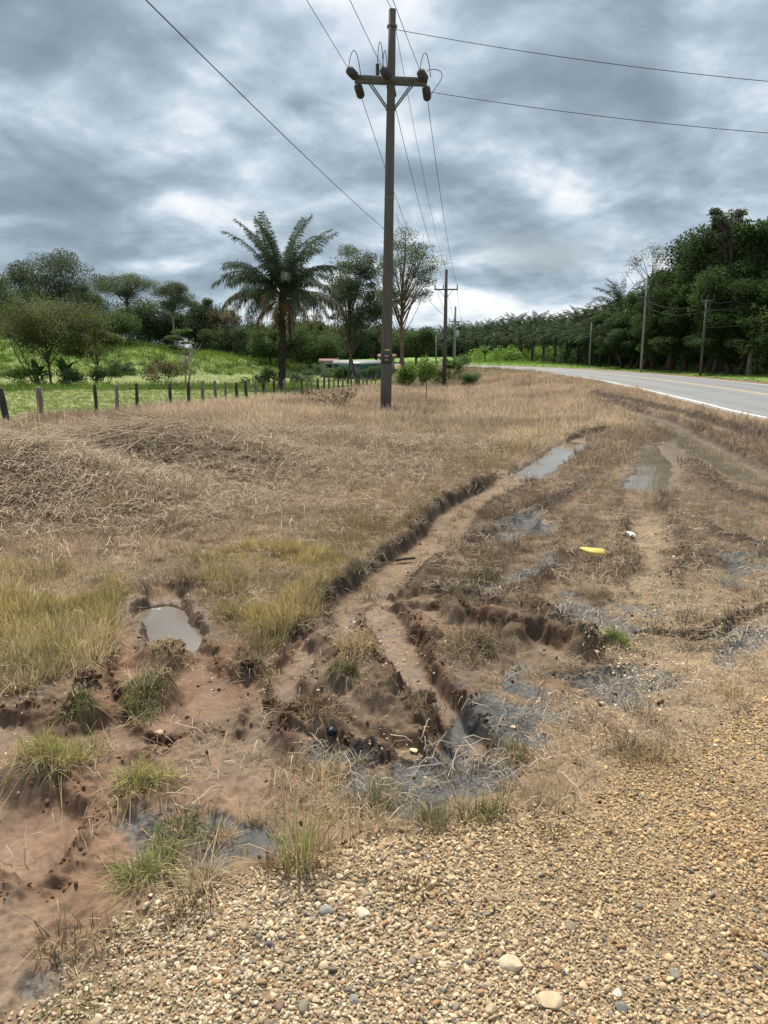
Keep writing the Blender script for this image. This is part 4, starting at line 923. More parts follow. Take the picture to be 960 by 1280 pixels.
# undergrowth along the forest foot and the far bank: mass nobody could count
def mass(name, pts, label, col, leaf):
    C = []; S = []
    for X_, Y_, w, h in pts:
        k = int(420 * w * h / 3 * (.3 / leaf) ** 1.6); z = Hat(X_, Y_); d = RNG.normal(size=(k, 3)); d /= np.linalg.norm(d, axis=1)[:, None]; d *= RNG.uniform(0, 1, (k, 1)) ** .4
        p = d * np.array([w, w, h]); p[:, 2] = np.abs(p[:, 2]); C.append(p + np.array([X_, Y_, z])); S.append(np.array(LC[col])[None] * RNG.uniform(.6, 1.45) * RNG.uniform(.7, 1.3, (k, 1)))
    m = MB(); m.leaves(np.concatenate(C), leaf, leaf * .5, np.concatenate(S), .6); o = m.build(name, LEAF); return tag(o, label, None, None, 'stuff')
P_ = []
for s_ in np.linspace(0, 1, 46):
    Y = 46 + 62 * s_; X = np.interp(Y, [46, 60, 75, 92, 108], [35.5, 33.5, 31.5, 29, 23.5]) ; P_.append((X + random.uniform(-1, 1.2), Y, random.uniform(1.4, 2.2), random.uniform(1.2, 2.8)))
    P_.append((X + 3.5 + random.uniform(-1, 1), Y + 1, 2.2, random.uniform(2.5, 5)))
mass('forest_undergrowth', P_, 'dark tangled undergrowth along the foot of the forest', 'deep', .3)
P_ = []
for px in np.linspace(596, 742, 60):
    Y = np.interp(px, [596, 660, 742], [128, 124, 112]) + random.uniform(-5, 12); P_.append((at_x(px, Y), Y, random.uniform(1.2, 2.4), random.uniform(.9, 2.8)))
mass('bank_scrub', P_, 'light green scrub and grass on the bank beyond the bend of the road', 'bright', .34)
P_ = []
for px in np.linspace(255, 800, 120):
    for r_ in (0, 1):
        Y = np.interp(px, [255, 480, 560, 800], [150, 165, 215, 160]) + r_ * 16 + random.uniform(-6, 6); P_.append((at_x(px, Y), Y, random.uniform(2.5, 4), random.uniform(4.5, 6.5) + r_ * 1.5))
mass('far_wood', P_, 'dark mass of far woods closing the view behind the palms and the house', 'wood', .8)
# banana plants
def banana(px, Y, h, label, seed):
    rg = np.random.default_rng(seed); X = at_x(px, Y); e = empty('banana_plant', (X, Y, Hat(X, Y)), 0, label, 'plant'); st = MB(); st.tube([(0, 0, -.1), (0, 0, h * .5)], [.14, .09], 8); st.build('stem', simple('banana_stem', (.14, .17, .07)), e)
    m = MB()
    for k in range(9):
        L = h * rg.uniform(.5, .75); a = k * 2.4; el = rg.uniform(.5, 1.35); K = 7; V = []; w = .3
        p = np.array([0, 0, h * .45])
        for i in range(K + 1):
            q = i / K; b = el - 1.5 * q * q; wd = w * math.sin(min(q * 1.1 + .08, 1) * math.pi) ** .6 + .01; sx, sy = -math.sin(a), math.cos(a)
            V += [p + np.array([sx * wd, sy * wd, -.06]), p, p - np.array([sx * wd, sy * wd, .06])]
            p = p + np.array([math.cos(a) * math.cos(b), math.sin(a) * math.cos(b), math.sin(b)]) * L / K
        Q_ = [(3 * i + j, 3 * i + j + 1, 3 * i + j + 4, 3 * i + j + 3) for i in range(K) for j in (0, 1)]; m.add(V, Q_, None, np.array((.06, .12, .03)) * rg.uniform(.8, 1.5))
    m.build('leaves', LEAF, e); return e
for i_, (px, Y, h, l) in enumerate([(45, 67, 2.6, 'banana plant behind the second fence post'), (80, 68, 2.8, 'banana plant among the thin stems of the wide tree'), (716, 116, 3.6, 'banana plant with pale leaves on the bank across the road'), (606, 122, 3.2, 'banana plant at the far bend of the road'), (640, 126, 3.2, 'banana plant in the middle of the far bank'), (562, 80, 3.0, 'banana-leaved plant behind the second utility pole')]): banana(px, Y, h, l, 60 + i_)
# ------------------------------------------------------------------ fence
WOODP = simple('weathered_post', (.19, .165, .135), .9, .45, 9, .6, stretch=(1, 1, .25)); WOODD = simple('dark_post', (.055, .047, .04), .95, .4, 9, .6, stretch=(1, 1, .25)); WIRE = simple('wire_metal', (.16, .15, .14), .5, .2, 20, 0, metal=.6)
random.seed(21); fx, fy = FENCE[0]
fence = empty('wooden_fence', (fx, fy, Hat(fx, fy)), 0, 'line of rough wooden fence posts with barbed wire between dry verge and pasture', 'fence')
heads = []
for k, (x, y) in enumerate(FENCE):
    z = Hat(x, y); px, py = FENCE_PX[k]; h = top_z({0: 485, 1: 484}.get(k, 486), y) - z; h = min(max(h, 1.0), 1.45) * random.uniform(.95, 1.04)
    m = MB(); r = random.uniform(.055, .08) * (1.25 if k < 2 else 1); lx, ly = random.gauss(0, .04), random.gauss(0, .03)
    if k == 0: lx = -.10
    P = [(lx * q * h, ly * q * h, -.3 + (h + .3) * q) for q in (0, .25, .5, .75, .96)] + [(lx * h + .01, ly * h, h)]
    m.tube(P, [r, r * random.uniform(.9, 1.1), r * .95, r * random.uniform(.85, 1), r * .85, r * .35], 7, lump=.25)
    o = m.build('post', WOODD if (k in (0, 4, 6, 11) or random.random() < .35) else WOODP, fence); o.location = (x - fx, y - fy, z - Hat(fx, fy)); heads.append((x - fx + lx * h * .6, y - fy, z - Hat(fx, fy), h))
for f in (.3, .6, .88):
    m = MB()
    for a, b in zip(heads[:-1], heads[1:]):
        p = np.array([a[0], a[1] - .07, a[2] + a[3] * f]); q = np.array([b[0], b[1] - .07, b[2] + b[3] * f]); m.tube([p, (p + q) / 2 - np.array([0, 0, .03]), q], .0035, 3, False)
    m.build('barbed_wire', WIRE, fence)

# ------------------------------------------------------------------ utility poles and lines
POLE = simple('pole_wood', (.105, .092, .084), .88, .3, 7, .5, stretch=(2, 2, .15)); ARM = simple('crossarm_steel', (.12, .12, .12), .7, .25, 10, .2); INS = simple('insulator_polymer', (.07, .07, .075), .8, .2, 20, .1, 0, .1); CABLE = simple('black_cable', (.03, .03, .032), .6, .1, 20, 0)
PALEW = simple('pale_pole', (.27, .255, .23), .85, .25, 6, .3, stretch=(2, 2, .2))
AY = 24.0; ax = at_x(482, AY); ax, ay = G(482, 517); az = Hat(ax, ay); AY = ay
aH = top_z(12, ay) - az; lean = at_x(490.5, ay + 0) - ax
lean = (490.5 - 480) / F * (ray(490, 12)[1] * 0 + AY / ray(490, 12)[1]) - ax   # x at the top of the pole
pole = empty('utility_pole', (ax, ay, az), 0, 'tall main utility pole with crossarm in the middle of the dry verge', 'utility pole')
def PX(zr): return lean * zr / aH
m = MB(); m.tube([(PX(aH * q) , 0, -.4 if q == 0 else aH * q) for q in (0, .1, .3, .5, .7, .85, 1)], [.185, .178, .165, .15, .135, .12, .108], 18); m.build('shaft', POLE, pole, True)
zc = top_z(101, ay) - az; cx = PX(zc)
def pt(px, py, dY=0.0):
    d = ray(px, py); Y = ay + dY; return np.array([d[0] * Y / d[1] - ax, dY, CAMH + d[2] * Y / d[1] - az])
L0, R0 = pt(443, 99), pt(534, 103)
for dy in (-.16, .16):
    m = MB(); L, R_ = L0 + np.array([0, dy, 0]), R0 + np.array([0, dy, 0]); v = R_ - L; c = (L + R_) / 2
    m.box(c, (np.linalg.norm(v), .07, .13), 0, (0, -math.asin(v[2] / np.linalg.norm(v)))); m.build('crossarm', ARM, pole)
zb = zc - .78
for s_ in (-1, 1):
    for dy in (-.17, .17):
        e_ = (L0 if s_ < 0 else R0) * .62 + np.array([cx, 0, zc]) * .38; m = MB(); m.tube([(PX(zb) + s_ * .09, dy * .8, zb), (e_[0], dy, e_[2] - .04)], .022, 6); m.build('brace', ARM, pole)
for z in (zc, zb, aH - .45, aH * .56): m = MB(); m.lathe([(.15, -.03), (.152, .03)], (PX(z), 0, z), 14); m.build('band', ARM, pole)
def insulator(p0, p1, r=.06):
    p0, p1 = np.array(p0), np.array(p1); d = p1 - p0; L = np.linalg.norm(d); prof = [(.02, 0)]; n = 7
    for k in range(n): u = .03 + (L - .06) * k / n; prof += [(r * .55, u), (r, u + L / n * .35), (r * .55, u + L / n * .8)]
    prof += [(.02, L)]; q = MB(); q.lathe(prof, p0, 12, d / L); return q
# directions: back over the camera, and on towards the second pole
P2Y = 68.0; P2X = at_x(556, P2Y); P2Z = Hat(P2X, P2Y); P2H = top_z(337, P2Y) - P2Z; z2 = top_z(362, P2Y)
BACK = np.array([-.234, -1.0, 0]); BACK /= np.linalg.norm(BACK)
FWD = np.array([P2X - ax, P2Y - ay, z2 - (az + zc)]); FWD /= np.linalg.norm(FWD)
att = {'left': pt(446, 101), 'centre': pt(487, 101), 'right': pt(532, 104)}
attB, attF = {}, {}
for nm, p in att.items():
    b0 = p + BACK * .2 + np.array([0, 0, .06]); b1 = b0 + BACK * .62 + np.array([0, 0, -.04]); f0 = p + FWD * .2 - np.array([0, 0, .06]); f1 = f0 + FWD * .62 + np.array([0, 0, -.06])
    insulator(b0, b1, .13).build('insulator', INS, pole, True); insulator(f0, f1, .13).build('insulator', INS, pole, True); attB[nm], attF[nm] = b1, f1
def loop(a, b, hgt, side=0):
    a, b = np.array(a), np.array(b); P = []
    for k in range(13):
        t_ = k / 12; q = a * (1 - t_) + b * t_; P.append(q + np.array([side * math.sin(t_ * math.pi), 0, hgt * math.sin(t_ * math.pi) ** .7]))
    m = MB(); m.tube(P, .011, 6, False); m.build('jumper_cable', CABLE, pole)
for nm in att:
    loop(attB[nm] + np.array([-.02, 0, .05]), attF[nm] * .25 + attB[nm] * .75 + np.array([.24 if nm != 'centre' else .05, 0, .06]), .55)
loop(attB['right'] + np.array([.18, 0, .04]), attF['right'] + np.array([.05, 0, 0]), .28, .42)
p = pt(472, 96); insulator(p, p + np.array([0, 0, .38]), .065).build('surge_arrester', INS, pole, True)
loop(p + np.array([0, 0, .4]), attB['centre'] + np.array([.0, 0, .05]), .62)
zt = top_z(445, ay) - az; mm = simple('pole_tag', (.07, .065, .06), .7, .2, 30, .1); m = MB(); m.lathe([(.184, 0), (.186, .35), (.184, .36)], (PX(zt), 0, zt - .25), 16); m.build('identification_band', mm, pole, True)
m = MB(); m.box((PX(zt) + .02, -.189, zt + .19), (.16, .006, .045)); m.build('tag_plate', yl, pole)
m = MB(); m.box((PX(zt) - .0, -.19, zt + .0), (.11, .006, .06)); m.box((PX(zt) - .0, -.19, zt - .12), (.11, .006, .04)); m.build('number_plate', simple('plate_grey', (.35, .34, .32), .6), pole)

def xpole(px, py, yt, label, r=.13, arm=None, mat=POLE, Y=None, box=False, group=None):
    if Y is None: x, y = G(px, py)
    else: x, y = at_x(px, Y), Y
    z = Hat(x, y); h = top_z(yt, y) - z; e = empty('utility_pole', (x, y, z), 0, label, 'utility pole', group); m = MB(); m.tube([(0, 0, -.3), (0, 0, h * .5), (0, 0, h)], [r * 1.2, r, r * .75], 12); m.build('shaft', mat, e, True)
    if arm:
        for ya, wl_ in arm:
            za = top_z(ya, y) - z; m = MB(); m.box((0, -.15, za), (wl_, .08, .12)); m.build('crossarm', ARM, e)
            for s_ in (-1, 1):
                m = MB(); m.tube([(s_ * .08, -.15, za - .7), (s_ * wl_ * .3, -.15, za)], .02, 5); m.build('brace', ARM, e)
            for q in (-.47, -.12 if wl_ > 1.5 else 0, .47): insulator((wl_ * q, -.15, za + .05), (wl_ * q, -.15, za + .42), .06).build('insulator', INS, e, True)
    if box:
        m = MB(); m.lathe([(.2, -.4), (.26, -.38), (.26, .35), (.2, .4)], (.3, -.1, top_z(417, y) - z), 14); m.build('transformer', simple('transformer_grey', (.45, .46, .46), .5), e, True)
    return e, np.array([x, y, z]), h
p2, p2b, p2h = xpole(556, 480, 337, 'second utility pole with crossarm, farther along the dry verge', .17, [(362, 2.1)], Y=P2Y)
p3, p3b, p3h = xpole(568, 0, 383, 'third distant pole carrying a pale grey transformer', .17, [(402, 1.8)], Y=108, box=True, mat=PALEW)
xpole(545, 0, 419, 'short thin pale pole left of the second utility pole', .08, None, Y=88, mat=PALEW)
p4, p4b, p4h = xpole(802, 0, 345, 'tallest pole across the road in front of the forest', .10, [(372, 1.6)], Y=66, mat=PALEW)
p5, p5b, p5h = xpole(877, 0, 374, 'pole nearest the right edge in front of the forest', .085, [(377, .9)], Y=55)
p6, p6b, p6h = xpole(737, 0, 403, 'short far pole across the road left of the forest', .08, None, Y=86, mat=PALEW)
# thin stake in the dry grass
x, y = G(532, 508); m = MB(); m.tube([(0, 0, -.1), (.03, 0, 1.0), (.01, 0, 2.2)], [.02, .016, .008], 6); o = m.build('thin_sapling', BARK); o.location = (x, y, Hat(x, y)); tag(o, 'thin leafless sapling stem in the dry grass right of the main pole', 'sapling')

def over(p, px0, sag, rise=.3, span=52.0):
    """far end of a nearly level line that leaves p backwards over the viewer and crosses the top of the picture at px0"""
    d = ray(px0, 0); best = None
    for y in np.linspace(p[1] - .5, 3, 400):
        f = (p[1] - y) / span; z = p[2] + rise * f - sag * 4 * f * (1 - f)
        if z > CAMH + d[2] / d[1] * y: break
    slope = (d[0] / d[1] * y - p[0]) / (p[1] - y)
    return np.array([p[0] + slope * span, p[1] - span, p[2] + rise])
def line(a, b, sag, r, label):
    a, b = np.array(a, float), np.array(b, float); n = 28; P = [a * (1 - k / n) + b * k / n - np.array([0, 0, sag * 4 * (k / n) * (1 - k / n)]) for k in range(n + 1)]
    m = MB(); m.tube(P, r, 5, False); o = m.build('power_line', CABLE, None, True); return tag(o, label, 'power line', 'overhead lines')
W = np.array([ax, ay, az]); B0 = np.array([ax, ay, 0]) + np.array([-.234, -1, 0]) * 52
offs = {'left': -.95, 'centre': -.05, 'right': .95}
for nm, p in attB.items(): line(W + p, over(W + p, {'left': 383, 'centre': 437, 'right': 491}[nm], .55), .55, .008, f'overhead line from the {nm} end of the main crossarm towards the viewer' if nm != 'centre' else 'overhead line from the middle of the main crossarm towards the viewer')
for nm, p in attF.items():
    line(W + p, np.array([P2X + offs[nm], P2Y - .15, z2 + .42]), .75, .010, f'overhead line from the {nm} end of the main crossarm to the second pole' if nm != 'centre' else 'overhead line from the middle of the main crossarm to the second pole')
    line((P2X + offs[nm], P2Y - .15, z2 + .42), (at_x(568, 108) + offs[nm] * .8, 107.85, top_z(402, 108) + .42), .5, .012, f'far overhead line on the {nm} side between second and third poles' if nm != 'centre' else 'far overhead line in the middle between second and third poles')
zz = top_z(287, ay); q_ = np.array([ax + PX(zz - az) - .12, ay, zz]); line(q_, over(q_, 181, .6), .6, .0065, 'thick low cable from halfway up the main pole passing over the viewer')
line((ax + PX(zz - az), ay + .12, zz), (P2X, P2Y, P2Z + p2h * .62), .5, .012, 'low cable from halfway up the main pole to the second pole')
line((ax + PX(aH), ay, az + aH - .02), (P2X, P2Y, P2Z + P2H), .8, .008, 'thin top wire from the main pole tip to the second pole')
line((ax + PX(aH), ay, az + aH - .02), B0 + np.array([0, 0, az + aH + .5]), .4, .009, 'thin top wire from the main pole tip over the viewer')
for (pa, pb, sg, lb) in (((495, 37), (1190, 118), .25, 'upper wire crossing the sky from the main pole to the right'), ((538, 115), (1190, 180), .22, 'lower wire crossing the sky from the main pole to the right')):
    a = W + pt(*pa); d = ray(*pb); b = np.array([d[0], d[1], d[2]]) * (ay * .96 / d[1]) + np.array([0, 0, CAMH]); line(a, b, sg, .010, lb)
zz4, zz5, zz6 = p4b[2] + p4h - .6, p5b[2] + p5h - .3, p6b[2] + p6h - .3
for dz, q in ((0, 'upper'), (-.5, 'lower')):
    line((p5b[0], p5b[1], zz5 + dz), (p5b[0] + 24, 43, zz5 + dz + 2.6), .5, .012, f'{q} wire from the pole nearest the right edge out of the picture')
    line((p5b[0], p5b[1], zz5 + dz), (p4b[0], p4b[1], zz4 + dz - 1.4), .5, .012, f'{q} wire between the two poles in front of the forest')
line((p4b[0], p4b[1], zz4 - 1.4), (p6b[0], p6b[1], zz6), .6, .012, 'wire between the tallest and the short pole across the road')

# ------------------------------------------------------------------ house
hx, hy = at_x(447, 100), 100; hz = Hat(hx, hy); house = empty('small_house', (hx, hy, hz), R(-4), 'low turquoise house with pale metal roof behind bushes', 'house')
TQ = simple('turquoise_wall', (.05, .19, .16), .8, .12, 2, .05); WH = simple('white_wall', (.26, .27, .26), .8, .1, 2, .05); RF = simple('metal_roof', (.20, .22, .225), .45, .12, 3, .1, metal=.2); RR = simple('red_roof', (.20, .11, .085), .8, .25, 3, .2); DK = simple('dark_opening', (.02, .022, .024), .4, .1, 3, 0)
m = MB(); m.box((0, 0, .95), (5.6, 3.6, 1.9)); m.build('wall', TQ, house)
m = MB(); m.box((0, -1.82, .3), (5.62, .04, .6)); m.build('plinth', WH, house)
m = MB(); m.box((.0, -.95, 2.08), (6.4, 2.6, .06), 0, (.16, 0)); m.box((.0, 1.2, 2.08), (6.4, 2.2, .06), 0, (-.16, 0))
for k in range(20): m.box((-3.1 + k * .325, -.95, 2.115), (.05, 2.58, .03), 0, (.16, 0))
m.build('roof', RF, house)
for xx in (-1.8, 1.7):
    m = MB(); m.box((xx, -1.83, 1.15), (.9, .05, .7)); w_ = m.build('window', WH, house); m = MB(); m.box((xx, -1.86, 1.15), (.76, .03, .56)); m.build('pane', DK, w_)
m = MB(); m.box((.1, -1.83, .95), (.85, .05, 1.7)); m.build('door', WH, house)
for xx in (-2.9, 0, 2.9): m = MB(); m.box((xx, -2.1, .95), (.09, .09, 1.9)); m.build('porch_post', WH, house)
for dx, w, h_, l in ((-3.9, 2.2, 2.0, 'small white outbuilding with red roof left of the turquoise house'), (3.9, 2.0, 2.1, 'small red-roofed shed right of the turquoise house beside the main pole')):
    x0 = hx + dx; e = empty('outbuilding', (x0, hy + 2, Hat(x0, hy + 2)), 0, l, 'shed'); m = MB(); m.box((0, 0, h_ / 2), (w, 2.4, h_)); m.build('wall', WH, e); m = MB(); m.box((0, -.7, h_ + .12), (w + .5, 1.6, .08), 0, (.25, 0)); m.box((0, .75, h_ + .12), (w + .5, 1.6, .08), 0, (-.25, 0)); m.build('roof', RR, e); m = MB(); m.box((0, -1.22, .85), (.7, .04, 1.5)); m.build('door', DK, e)

# ------------------------------------------------------------------ near things
TB = leafy('tuft_blade', (1, 1, 1), .1, .3)
ROOT = simple('root_earth', (.095, .055, .030), .95, .4, 30, .9, .02)
def grass_clump(px, py, Rr, h, n, col, label, lean=.5, w=.0042, dry=.3, sod=0, cat='grass clump', name='grass_clump', seed=0, col2=(.50, .39, .23), z=None):
    x, y = G(px, py); z = Hat(x, y); rg = np.random.default_rng(int(px * 3 + py) + 999); e = empty(name, (x, y, z), 0, label, cat); random.seed(int(px))
    if w == .0042: h *= .8; w, n = .0028, int(n * 1.5)
    m = MB()
    K_ = 1 if Rr < .055 else 7
    for q in range(K_):
        sx_, sy_ = (0, 0) if K_ == 1 else rg.normal(0, Rr * .42, 2); hs = 1 if K_ == 1 else rg.uniform(.5, 1.1); rr_ = Rr if K_ == 1 else Rr * .5; mm_ = MB()
        blades(mm_, int(n * (1 - dry) / K_), rr_, h * hs, w, lean, rg, .6, .5, np.array(col) * rg.uniform(.8, 1.2), .4); blades(mm_, int(n * dry / K_), rr_ * 1.2, h * .9 * hs, w * .9, lean * 1.4, rg, .9, .6, col2, .4)
        blades(mm_, int(n * .25 / K_), rr_ * 1.5, h * .35, w, 1.2, rg, .9, .6, np.array(col2) * .6, .4)
        V_, F_, S_ = mm_.arrays(); m.add(V_ + np.array([sx_, sy_, 0]), F_[0], F_[1], S_)
    # blades follow the uneven ground
    V, Fc, S = m.arrays(); V[:, 2] += info(V[:, 0] + x, V[:, 1] + y)['H'] - z - .004
    m2 = MB(); m2.add(V, Fc[0], Fc[1], S); m2.build('blades', TB, e)
    if sod:
        V, T_ = rock_mesh(int(px), .8, 5); V /= np.linalg.norm(V, axis=1)[:, None]; nz = fbm(V[:, 0] * 1.1 + px, V[:, 1] + V[:, 2] * .9, 2.2, 5, 7, .65); V = V * (1 + .7 * nz[:, None] + .12 * fbm(V[:, 0] * 7 + V[:, 2] * 5, V[:, 1] * 7, 2, 3, 8)[:, None]) * np.array([sod, sod * .85, sod * .6]) * .8; V[:, 2] -= sod * .25
        q = MB(); q.add(V, None, T_); q.build('root_ball', ROOT, e, True)
    return e
YG, GG, GD, ST, GY = (.38, .36, .13), (.26, .27, .10), (.13, .145, .055), (.50, .39, .23), (.27, .24, .14)
grass_clump(62, 955, .15, .17, 620, YG, 'thick yellow-green grass clump standing alone in the mud at the left edge', .8)
grass_clump(98, 893, .075, .06, 420, GD, 'dark mossy green sod beside a ball of roots in the mud', 1.2, sod=.07)
grass_clump(112, 862, .06, .05, 120, GY, 'lump of dark roots and earth just above the mossy sod', 1.2, sod=.065, name='root_clod', cat='clod')
grass_clump(45, 838, .25, .15, 900, GG, 'broad bright green grass patch at the left edge below the yellow grass', .9)
grass_clump(190, 872, .13, .08, 560, GG, 'flattened green grass clump below the small puddle', 1.1)
grass_clump(212, 822, .10, .09, 320, ST, 'straw-coloured grass with a dark root edge right under the small puddle', .9, sod=.09)
grass_clump(430, 862, .08, .07, 420, GD, 'green mossy sod in the middle of the red mud', 1.1, sod=.07)
grass_clump(440, 826, .13, .13, 420, ST, 'dry straw tuft above the mossy sod in the red mud', .9)
grass_clump(312, 838, .10, .07, 240, GY, 'grey-brown earth lump with pebbles right of the small puddle', 1.0, sod=.045, name='root_clod', cat='clod')
grass_clump(382, 900, .13, .12, 330, (.15, .10, .06), 'dark tangled root clod with dead grass at the edge of the bare mud', 1.2, sod=.10, name='root_clod', cat='clod')
grass_clump(598, 818, .20, .12, 760, (.20, .16, .115), 'grey dead grass island between the two trenches', 1.2, dry=.5)
grass_clump(372, 1085, .05, .22, 110, (.26, .28, .10), 'tallest upright green rushes at the border of the gravel', .3, .0032, .4)
grass_clump(398, 1070, .05, .15, 70, ST, 'leaning straw tuft just right of the tall rushes', .8)
grass_clump(345, 1078, .06, .09, 120, (.25, .16, .09), 'rusty dead grass left of the tall rushes', .9)
grass_clump(252, 1100, .08, .15, 150, ST, 'pale bleached straw tuft at the black wet patch', 1.0, dry=.8, col2=(.50, .40, .27))
grass_clump(185, 1085, .11, .12, 330, GG, 'wispy green grass left of the pale bleached straw', 1.0)
grass_clump(190, 985, .10, .13, 260, YG, 'yellowish green tuft with pebbles in the middle of the mud', .9)
grass_clump(240, 1035, .14, .08, 240, GD, 'dark green weed carpet above the black wet patch', 1.3)
grass_clump(541, 1030, .05, .11, 150, GY, 'grey-green tuft at the lower end of the black mud', .6)
grass_clump(604, 1022, .06, .13, 170, (.2, .2, .09), 'spiky tuft right of the grey-green one at the black mud', .7)
grass_clump(470, 1000, .10, .13, 200, GY, 'loose standing weeds in the bluish black mud', .7)
grass_clump(415, 975, .10, .13, 200, ST, 'straw weeds left of the bluish black mud', 1.0)
grass_clump(772, 808, .08, .08, 220, (.17, .27, .05), 'small bright green tuft at the right end of the upper trench', .7)
grass_clump(780, 940, .12, .11, 260, (.30, .22, .13), 'dry tuft at the upper border of the gravel', .9)
grass_clump(838, 945, .10, .09, 200, ST, 'second dry tuft at the gravel border, right of the first', .9)
grass_clump(912, 865, .10, .09, 180, ST, 'small straw tuft near the right edge above the gravel', .9)
grass_clump(100, 1185, .09, .11, 110, (.10, .085, .04), 'dark straggly weed in the brown mud at the lower left', 1.0)
grass_clump(225, 1150, .09, .10, 110, (.16, .12, .06), 'straggly weed where mud meets gravel at the lower left', 1.1)
grass_clump(690, 1045, .05, .04, 90, (.12, .10, .05), 'tiny dark tuft lying in the gravel', 1.3)
grass_clump(515, 1120, .05, .05, 70, (.10, .075, .04), 'tiny dead tuft in the gravel below the grey-green tuft', 1.3)
grass_clump(90, 1262, .10, .05, 100, GD, 'dark weed smear in the gravel at the bottom left corner', 1.4)
grass_clump(645, 950, .07, .09, 130, (.17, .16, .08), 'weedy tuft in the middle of the wet ground', .9)
grass_clump(530, 880, .06, .06, 90, GY, 'small muddy clump on the ridge between trench and black mud', 1.0, sod=.06)
grass_clump(120, 545, .5, .35, 700, (.30, .27, .13), 'rounded greenish dry bush of grass by the fence', .8, .01)
grass_clump(28, 560, .7, .35, 800, (.25, .18, .115), 'brown grass hummock at the left edge by the fence', .9, .01)
grass_clump(52, 560, .08, .95, 14, (.50, .46, .22), 'tall single yellow grass stalks in front of the second post', .2, .014)
grass_clump(395, 570, .5, .35, 380, (.30, .30, .10), 'yellowish grass tuft on the dry mounds left of the main pole', .8, .009)

# heaps of cut cane and straw
def heap(px, py, w, d, n, label, lo, hi):
    x, y = G(px, py); z = Hat(x, y); m = MB(); rg = np.random.default_rng(int(px) + 500); e = (x, y)
    cx = rg.normal(0, .42, n) * w; cy = rg.normal(0, .42, n) * d; hh = info(cx + x, cy + y)['H'] - z
    for k in range(n):
        L = rg.uniform(.2, .85) if k % 6 else rg.uniform(.6, 1.5); a = rg.normal(0, .8) + (0 if rg.uniform() < .6 else 1.4); t_ = rg.normal(0, .22); th_ = rg.uniform(.0018, .0042) * (1.3 if k % 6 == 0 else .8)
        b = rg.normal(0, .12); dx, dy = math.cos(a) * L / 2, math.sin(a) * L / 2; h0 = hh[k] + .03 + abs(rg.normal(0, .08)) * max(0, 1 - abs(cx[k]) / w) + .02
        P = [(cx[k] - dx, cy[k] - dy, max(h0 - t_ * L / 2, hh[k] - .02)), (cx[k] - dy * b * 2, cy[k] + dx * b, h0 + .05 * L), (cx[k] + dx, cy[k] + dy, max(h0 + t_ * L / 2, hh[k] - .02))]
        m.tube(P, [th_, th_ * .8, th_ * .4], 4, False, S=np.array(lo) + (np.array(hi) - np.array(lo)) * rg.uniform() ** 1.3)
    o = m.build('straw_heap', TB); o.location = (x, y, z); return tag(o, label, 'straw heap')
heap(40, 628, 1.3, .75, 2400, 'heap of bleached cut cane stalks at the left edge', (.46, .39, .29), (.84, .76, .60))
heap(165, 600, 1.4, .7, 2600, 'mound of grey matted stalks right of the bleached cane heap', (.44, .35, .26), (.76, .65, .50))
heap(300, 575, 1.4, .7, 2000, 'low mound of pinkish cut straw left of the main pole', (.44, .33, .24), (.76, .60, .45))
heap(395, 548, 1.3, .6, 1500, 'small mound of straw nearest to the main pole', (.34, .26, .18), (.68, .55, .40))
heap(60, 578, 1.8, .6, 1800, 'low ridge of dry straw behind the cane heap, below the fence', (.34, .26, .18), (.68, .54, .40))

# stones one can tell apart
def stone(px, py, wpx, label, col, flat=.6, seed=0, group=None):
    x, y = G(px, py); s_ = (.8 if wpx < 22 else .66) * wpx / 2 / F * math.hypot(x, y, 1.6); V, T_ = rock_mesh(700 + int(px), flat, 4)
    V = V * (1 + .04 * fbm(V[:, 0] * 2, V[:, 1] + V[:, 2], 2, 3, 5)[:, None]) * s_
    m = MB(); m.add(V, None, T_); o = m.build('stone', simple('stone_%d' % int(px), col, .75, .22, 40, .35, .004), None, True); o.location = (x, y, Hat(x, y) + s_ * flat * .45); o.rotation_euler = (0, 0, px)
    return tag(o, label, 'stone', group)
stone(639, 1209, 30, 'largest pale cream stone lying on the gravel', (.46, .38, .26))
stone(686, 1256, 36, 'long cream stone at the bottom edge of the gravel', (.45, .36, .23), .5)
stone(776, 1264, 24, 'grey stone at the bottom edge, right of the long cream stone', (.18, .17, .15))
stone(771, 1246, 14, 'small white stone just above the grey bottom stone', (.55, .53, .48))
stone(408, 1139, 20, 'smooth grey stone on the gravel below the tall rushes', (.25, .24, .21))
stone(453, 1145, 19, 'oval white-cream stone right of the smooth grey stone', (.48, .42, .32))
stone(327, 1121, 16, 'tan stone at the tip of the gravel', (.36, .27, .17))
stone(715, 1162, 16, 'flat brown-grey stone in the middle of the gravel', (.20, .16, .12), .45)
stone(349, 1257, 16, 'reddish brown stone near the bottom of the gravel', (.17, .11, .08))
stone(442, 1251, 16, 'mid-grey pebble near the bottom centre', (.22, .21, .19))
stone(336, 1183, 14, 'dark slate pebble in the pale gravel', (.09, .095, .10))
stone(380, 1259, 20, 'dull brown angular stone at the bottom left of the pale gravel', (.19, .16, .12))
stone(615, 1266, 18, 'pale tan stone beside the long cream stone', (.40, .32, .2))
stone(842, 1220, 15, 'grey stone in the gravel at the lower right', (.2, .19, .16))
stone(372, 882, 9, 'white pebble on the mud', (.55, .5, .42)) if False else None
stone(198, 911, 12, 'tan pebble on the stony ridge of the mud', (.42, .32, .19))
stone(642, 912, 8, 'cream pebble in the black wet ground', (.5, .42, .28))
stone(785, 668, 16, 'flat white stone on the stony track behind the yellow board', (.55, .53, .48), .25)
stone(519, 932, 14, 'flat yellow-white stone at the edge of the black mud', (.55, .48, .30), .3)
